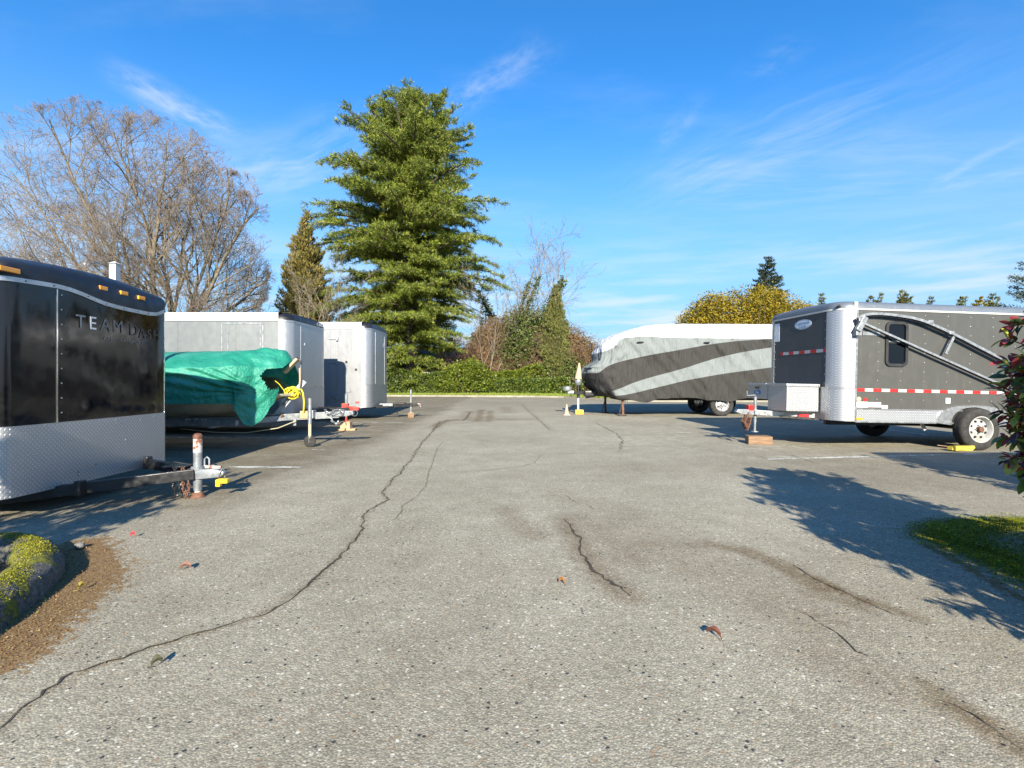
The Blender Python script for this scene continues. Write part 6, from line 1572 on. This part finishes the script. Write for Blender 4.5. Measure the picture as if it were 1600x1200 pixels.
twig_tree('bare_sapling', 'thin leafless sapling in front of the right side of the big cedar', at(762, 43), [(-.25,0,1),(.05,0,1),(.3,.1,1)], 8.5, [(7,7,.6,.45,.04),(5,6,.7,.5,.03),(3,4,.7,.5,.03),(2,0,.7,.5,.02)], 3, 33, .05)
twig_tree('bare_sapling', 'spindly leafless sapling right of the slender cone tree', at(908, 46), [(-.1,0,1),(.25,0,1)], 4.6, [(6,6,.6,.5,.03),(4,4,.7,.5,.02),(2,0,.7,.5,.02)], 2, 34, .03)
twig_tree('bare_sapling', 'pale leafless sapling in front of the narrow olive evergreen', at(490, 33), [(-.25,0,1),(.1,0,1),(.35,.1,1),(-.05,.2,1)], 7.4, [(7,8,.5,.45,.05),(5,6,.6,.5,.03),(3,4,.7,.5,.03),(2,0,.7,.5,.02)], 3, 35, .04)
# bramble thicket
def thicket(name, label, px, Y, ex, n_c, n_l, seed, lm, L=.16, cane='bramble', canes_len=2.2):
    base = at(px, Y); root = empty(name, base); tag(root, label, 'thicket'); rng = np.random.default_rng(seed)
    cl = [((a-px)/800*Y, rng.uniform(-.5, .5), zh(b, Y)-r_, r_*w_, 1.1, r_) for a, b, r_, w_ in ex]
    P0 = cloud(cl, n_c, rng, .55); S_ = []
    for p in P0:
        d = norm(rng.normal(0, 1, 3)+[0, -.3, .35]); l = canes_len*rng.uniform(.3, .8); q = p
        for j in range(4): d = norm(d+[0, 0, -.28]+rng.normal(0, .2, 3)); q2 = q+d*l/4; S_.append([*q, *q2, .011, .008]); q = q2
    segs_mesh('canes', S_, 3, MT[cane], root); P = clusters(cloud(cl, n_l//5, rng, .62), rng, 5, .16); P = P[P[:, 2] > .1]
    qmesh('foliage', scatter_leaves(P, rng, L, L*.6, .8, .1), lm, root)
    dark = []
    for (x, y, z, a, b, c) in cl:
        for _ in range(16): t = np.array([x, y+.3, z])+rdir(1, rng)[0]*[a*.8, .6, c*.8]; b0 = np.array([x+rng.normal(0, .3), .4, 0]); dark.append([*b0, *t, .05, .02])
    segs_mesh('stems', dark, 4, MT['bark'], root)
thicket('bramble_thicket', 'reddish brown bramble tangle in the centre above the clipped hedge', 805, 44.5, [(775,512,2.2,1.2),(800,505,2.4,1.1),(830,508,2.3,1.2),(760,530,2.2,1.2),(745,545,1.6,1.1),(790,545,2.4,1.3),(840,540,2.6,1.2),(772,498,1.6,1.1),(800,492,1.5,1.1),(850,505,1.7,1.1)], 7600, 20000, 50, G_RUST)
thicket('bramble_thicket', 'rusty and green thicket right of centre beside the covered caravan', 890, 43.5, [(868,515,1.8,1.2),(890,520,2.0,1.3),(905,525,1.8,1.2),(922,545,1.5,1.3),(872,550,2.2,1.2),(905,560,2.0,1.3),(935,560,1.3,1.3),(885,506,1.4,1.2)], 4600, 20000, 51, G_RUST)
bush('ivy_mound', 'glossy green ivy mound in front of the rusty thicket on the right', (at(880, 42.4)[0], 42.4, 0), [(-.9,0,1.8,1.2,.7,1.1),(.3,0,1.5,1.3,.7,1.2),(1.4,0,1.4,1.1,.7,1.2),(.4,0,2.4,1.0,.6,.8)], 9000, G_IVY, .19, .13, 'bush', seed=52)
bush('evergreen_shrub', 'loose green shrub between the brown roof and the bramble tangle', (at(762, 45.5)[0], 45.5, 0), [(0,0,3.2,1.6,1,1.6),(-.6,0,4.4,1.0,.8,1.2),(.8,0,2.2,1.6,1,1.4)], 9000, G_THUJA, .22, .09, 'bush', seed=53)
bush('shade_shrub', 'dark green shrub filling the gap under the big cedar', (at(655, 43.5)[0], 43.5, 0), [(-2.8,0,1.6,1.8,1,1.5),(-.6,0,2.0,1.7,1,1.6),(-4.6,.3,2.2,1.6,1,1.8)], 9000, G_IVY, .20, .12, 'bush', seed=54)
twig_tree('brown_shrub', 'reddish leafless shrub in front of the brown roofed house', at(712, 43.6), [(-.8,0,1),(-.4,.1,1),(0,0,1),(.4,0,1),(.8,.1,1),(-.2,-.3,1),(.3,-.3,1)], 4.4, [(6,8,.7,.5,-.02),(5,6,.7,.5,-.03),(3,4,.7,.5,-.03),(2,0,.7,.5,.0)], 3, 55, .045, 'bramble', cat='bush')
twig_tree('brown_shrub', 'bushy brown leafless shrub above the left end of the thicket', at(745, 44.2), [(-.6,0,1),(-.2,.1,1),(.2,0,1),(.6,0,1),(.0,-.3,1)], 4.4, [(6,8,.7,.5,.0),(5,6,.7,.5,-.03),(3,4,.7,.5,-.03),(2,0,.7,.5,.0)], 3, 56, .045, 'bramble', cat='bush')
# leafless shrubs above the silver trailers, lower left
twig_tree('bare_shrub', 'pale leafless shrub low behind the second silver trailer', at(398, 34), [(-.5,0,1),(-.1,.1,1),(.3,0,1),(.6,.1,1)], 5.6, [(7,8,.6,.5,.03),(5,6,.7,.5,.02),(3,4,.7,.5,.02),(2,0,.7,.5,.0)], 3, 57, .05, 'twig', cat='bush')

# ---- house behind, chain link fence
hs = empty('brick_house', at(700, 55)); tag(hs, 'low brown roofed house half hidden behind the shrubs in the centre', 'house')
MB().bb(-4.5, 5.5, -2.5, 4, 0, 2.7).build('wall', mat('brown house wall', (.11,.085,.065), .9, var=.4, vscale=1.5), hs)
rf = MB(); rf.add([(-5.1,-3.1,2.55),(6.1,-3.1,2.55),(6.1,4.6,2.55),(-5.1,4.6,2.55),(-3.4,.7,4.7),(4.4,.7,4.7)], [(0,1,5,4),(1,2,5),(2,3,4,5),(3,0,4),(0,3,2,1)])
rf.build('roof', mat('brown shingle roof', (.085,.06,.048), .9, var=.5, vscale=3, bump=(8,.8,.05)), hs)
for x_ in (-2.6, 1.0): w_ = MB().bb(x_-.6, x_+.6, -2.56, -2.50, 1.0, 2.1).build('window', MT['decal_grey'], hs); MB().bb(x_-.52, x_+.52, -2.575, -2.565, 1.07, 2.03).build('pane', MT['glass'], w_)
fe = empty('chain_link_fence', (at(640, 41.6)[0], 41.6, 0)); tag(fe, 'grey chain link fence with top rail running through the left hedge', 'fence')
MB().tube([(-8,0,1.78),(6.0,0,1.78)], .028, 8).build('top_rail', MT['galv'], fe, smooth=50)
for x_ in np.arange(-8, 6.1, 2.8): MB().tube([(x_,0,0),(x_,0,1.84)], .035, 8).build('fence_post', MT['galv'], fe, smooth=50)
wm = []; 
for x_ in np.arange(-8, 4.3, .12): wm += [[x_,0,0, x_+1.7,0,1.75, .003, .003], [x_+1.7,0,0, x_,0,1.75, .003, .003]]
segs_mesh('wire_mesh', wm, 3, MT['galv'], fe)['kind'] = 'stuff'
# more trees beyond, so that the place goes on: low tree line
for k, (px, Y, H, lab) in enumerate([(990, 95, 5.4, 'distant low tree just right of the thicket behind the caravan'), (1045, 90, 4.8, 'distant low tree behind the middle of the covered caravan')]):
    bush('distant_tree', lab, at(px, Y), [(0,0,H-1.6,3.4,2,1.6),(3.4,0,H-2,3.2,2,1.6),(-3.4,0,H-2.2,3,2,1.5)], 5000, G_THUJA, .4, .2, 'tree', seed=60+k)

# ---- broad leaved shrubs at the edges
def leafmesh(name, m_):
    """a folded, slightly curved leaf, base at the origin, along +x, one unit long"""
    K = 6; vs = []
    for k in range(K):
        t = k/(K-1); w = .23*math.sin(math.pi*min(1, t*.98+.01))**.75; z = -.18*t*t+.04*t
        vs += [(t, -w, z+w*.30), (t, 0, z), (t, w, z+w*.30)]
    fs = []
    for k in range(K-1):
        for q in range(2): a = k*3+q; fs.append((a, a+3, a+4, a+1))
    me = bpy.data.meshes.new(name); me.from_pydata(vs, [], fs); me.update(); me.polygons.foreach_set('use_smooth', [True]*len(me.polygons)); me.materials.append(m_); return me
def lm_(name, col, tr=.25, rough=.28):
    m = mat(name, col, rough, var=.3, vscale=5, spec=.5); t = m.node_tree; b = t.nodes['Principled BSDF']
    x = t.nodes.new('ShaderNodeBsdfTranslucent'); x.inputs['Color'].default_value = (*[min(1, q*1.5) for q in col], 1); mx = t.nodes.new('ShaderNodeMixShader'); mx.inputs[0].default_value = tr
    S(t, b.outputs[0], mx.inputs[1]); S(t, x.outputs[0], mx.inputs[2]); S(t, mx.outputs[0], t.nodes['Material Output'].inputs['Surface']); return m
LM = [lm_('dark green shrub leaf', (.055,.105,.038)), lm_('mid green shrub leaf', (.13,.21,.042)), lm_('yellow green shrub leaf', (.34,.38,.06)), lm_('wine red shrub leaf', (.32,.055,.06)), lm_('dark purple shrub leaf', (.07,.026,.05)), lm_('orange brown shrub leaf', (.34,.15,.04))]
LME = [leafmesh('leaf', m) for m in LM]
stem_red = mat('reddish young stem', (.16,.06,.04), .7, var=.4, vscale=20)
def broad_shrub(name, label, base, targets, n_leaf, size, seed, probs, individual=0, cat='bush', keep=None):
    root = empty(name, base); tag(root, label, cat); rng = np.random.default_rng(seed); S_ = []; T = []
    for (tx, ty, tz, r_) in targets:
        n = int(n_leaf*r_**2/sum(q[3]**2 for q in targets))
        per = 13; k = max(3, n//per)
        b0 = np.array([rng.normal(0, .12), rng.normal(0, .12), 0]); c = np.array([tx, ty, tz]); m_ = b0+(c-b0)*.5+rng.normal(0, .08, 3); S_ += [[*b0, *m_, .016, .012], [*m_, *c, .012, .008]]
        for _ in range(k):
            e = c+rdir(1, rng)[0]*r_*rng.uniform(.35, 1.0)*[1, 1, 1]; 
            if e[2] < .12: e[2] = .12+rng.random()*.1
            mid = (c+e)/2+rng.normal(0, .04, 3)+[0, 0, -.03]; S_ += [[*c, *mid, .006, .004], [*mid, *e, .004, .0022]]
            ax = norm(e-mid)
            for j in range(per):
                t = 1-(j/per)*.75; q = mid+(e-mid)*t; a = j*2.4+rng.random(); o = norm(np.cross(ax, [0, 0, 1.0])+1e-3); o2 = np.cross(ax, o); d = norm(ax*rng.uniform(.35, .9)+(o*math.cos(a)+o2*math.sin(a))*.9+[0, 0, -.10])
                up = norm(np.array([0, 0, 1.0])+rng.normal(0, .35, 3)); y = norm(np.cross(up, d)); z = np.cross(d, y); l = size*rng.uniform(.55, 1.2)
                red = probs if j > 4 else np.array([probs[0]*.5, probs[1]*.6, probs[2], probs[3]*2.2+.03, probs[4]*1.6, probs[5]])
                T.append((q, d, y, z, l, rng.choice(6, p=red/red.sum())))
    segs_mesh('stems', S_, 5, stem_red, root)
    wb = np.array(base)
    def vis(t): p = t[0]+wb; return p[1] > .3 and abs(p[0]/p[1]) < 1.03
    order = sorted(range(len(T)), key=lambda i: (not vis(T[i]), np.linalg.norm(T[i][0]+wb))) if individual else list(range(len(T)))
    solo = [i for i in order[:individual] if vis(T[i])]; sset = set(solo)
    for i in solo:
        q, d, y, z, l, c = T[i]; o = bpy.data.objects.new('leaf', LME[c]); COL.objects.link(o); o.parent = root
        mtx = Matrix(((d[0]*l, y[0]*l, z[0]*l, q[0]), (d[1]*l, y[1]*l, z[1]*l, q[1]), (d[2]*l, y[2]*l, z[2]*l, q[2]), (0, 0, 0, 1))); o.matrix_local = mtx
    rest = [t for i, t in enumerate(T) if i not in sset]
    lv = np.array([tuple(v.co) for v in LME[0].vertices]); lf = np.array([tuple(p.vertices) for p in LME[0].polygons])
    Q = np.array([t[0] for t in rest]); D = np.array([t[1] for t in rest]); Yv = np.array([t[2] for t in rest]); Z = np.array([t[3] for t in rest]); Ls = np.array([t[4] for t in rest])[:, None, None]
    V = Q[:, None]+(lv[None, :, 0:1]*D[:, None]+lv[None, :, 1:2]*Yv[:, None]+lv[None, :, 2:3]*Z[:, None])*Ls
    F = lf[None]+(np.arange(len(rest))*len(lv))[:, None, None]
    o = fast_mesh('leaves', V.reshape(-1, 3), F.reshape(-1, 4), None, root, np.repeat([t[5] for t in rest], len(lf)), LM, smooth=True); o['kind'] = 'stuff'
    return root
bA = (3.45, 2.1, 0.03)
tgv = [(-.17,1.02,.62,.25),(-.19,1.02,.85,.26),(-.21,1.0,1.05,.27),(-.20,1.0,1.28,.26),(-.12,1.05,1.46,.20),(.02,1.08,.8,.3),(.02,1.08,1.25,.3)]*4
tg = [(-.28,.78,.95,.30),(-.22,.75,1.25,.26),(-.15,.92,.70,.26),(.05,.85,1.05,.34),(.1,.9,1.4,.30),(.35,.9,.8,.4),(.4,.9,1.3,.4),(0,.7,.45,.30),
      (-.40,.25,1.0,.42),(-.5,.1,1.45,.40),(-.55,-.25,1.1,.42),(-.30,-.1,.7,.4),(-.45,-.5,1.5,.40),(-.1,.2,1.65,.40),(-.2,-.5,1.75,.40),(0,0,1.2,.5),(.3,.3,1.7,.4),(.3,-.3,1.6,.45),(.3,.3,1.0,.5),(.3,-.4,1.0,.5),(0,-.8,1.3,.45),(-.35,-.85,1.0,.4),(.1,-.1,.6,.45)]
broad_shrub('photinia_shrub', 'glossy green and wine red leaved shrub entering at the right edge', bA, tgv+tg, 8600, .085, 70, np.array([.26,.28,.20,.13,.08,.05]), individual=290)
broad_shrub('photinia_shrub', 'dense shrub out of the right edge, casting the farther dappled shadow', (5.95, 4.1, .03), [(-.3,0,.9,.45),(-.2,.2,1.3,.4),(-.35,-.3,.6,.4),(.2,0,1.4,.4),(.2,.2,.8,.5),(.3,-.3,1.1,.5),(-.1,-.2,1.3,.4)], 2400, .085, 71, np.array([.4,.3,.1,.1,.06,.04]))
broad_shrub('laurel_shrub', 'dense shrub out of the left edge, casting dappled shade by the berm', (-3.42, .95, .03), [(.1,.2,2.2,.32),(-.1,.4,1.9,.4),(.1,0,1.0,.5),(.25,.1,1.4,.42),(.2,-.4,1.7,.4),(-.2,.2,1.8,.4),(.3,-.3,1.0,.4),(-.3,0,1.3,.5),(0,.1,2.0,.32),(.15,.15,.6,.4),(-.5,.1,2.0,.4),(-.7,-.2,1.4,.5),(-.9,.2,1.8,.45),(-1.2,0,1.5,.5)], 6500, .085, 72, np.array([.45,.35,.1,.03,.03,.04]))
broad_shrub('photinia_shrub', 'dense shrub nearest the camera on the right, out of view, shading the asphalt', (3.02, .75, .03), [(-.35,0,.8,.40),(-.25,.35,1.2,.42),(-.3,-.3,1.3,.42),(0,.1,1.6,.42),(0,.4,.7,.4),(.3,.2,1.2,.5),(-.3,.5,.6,.36),(0,-.3,.9,.45),(-.28,.75,.95,.36),(-.2,.7,1.45,.36),(-.42,1.0,.8,.3),(-.45,.6,1.1,.3)], 4300, .085, 73, np.array([.4,.3,.1,.1,.06,.04]))
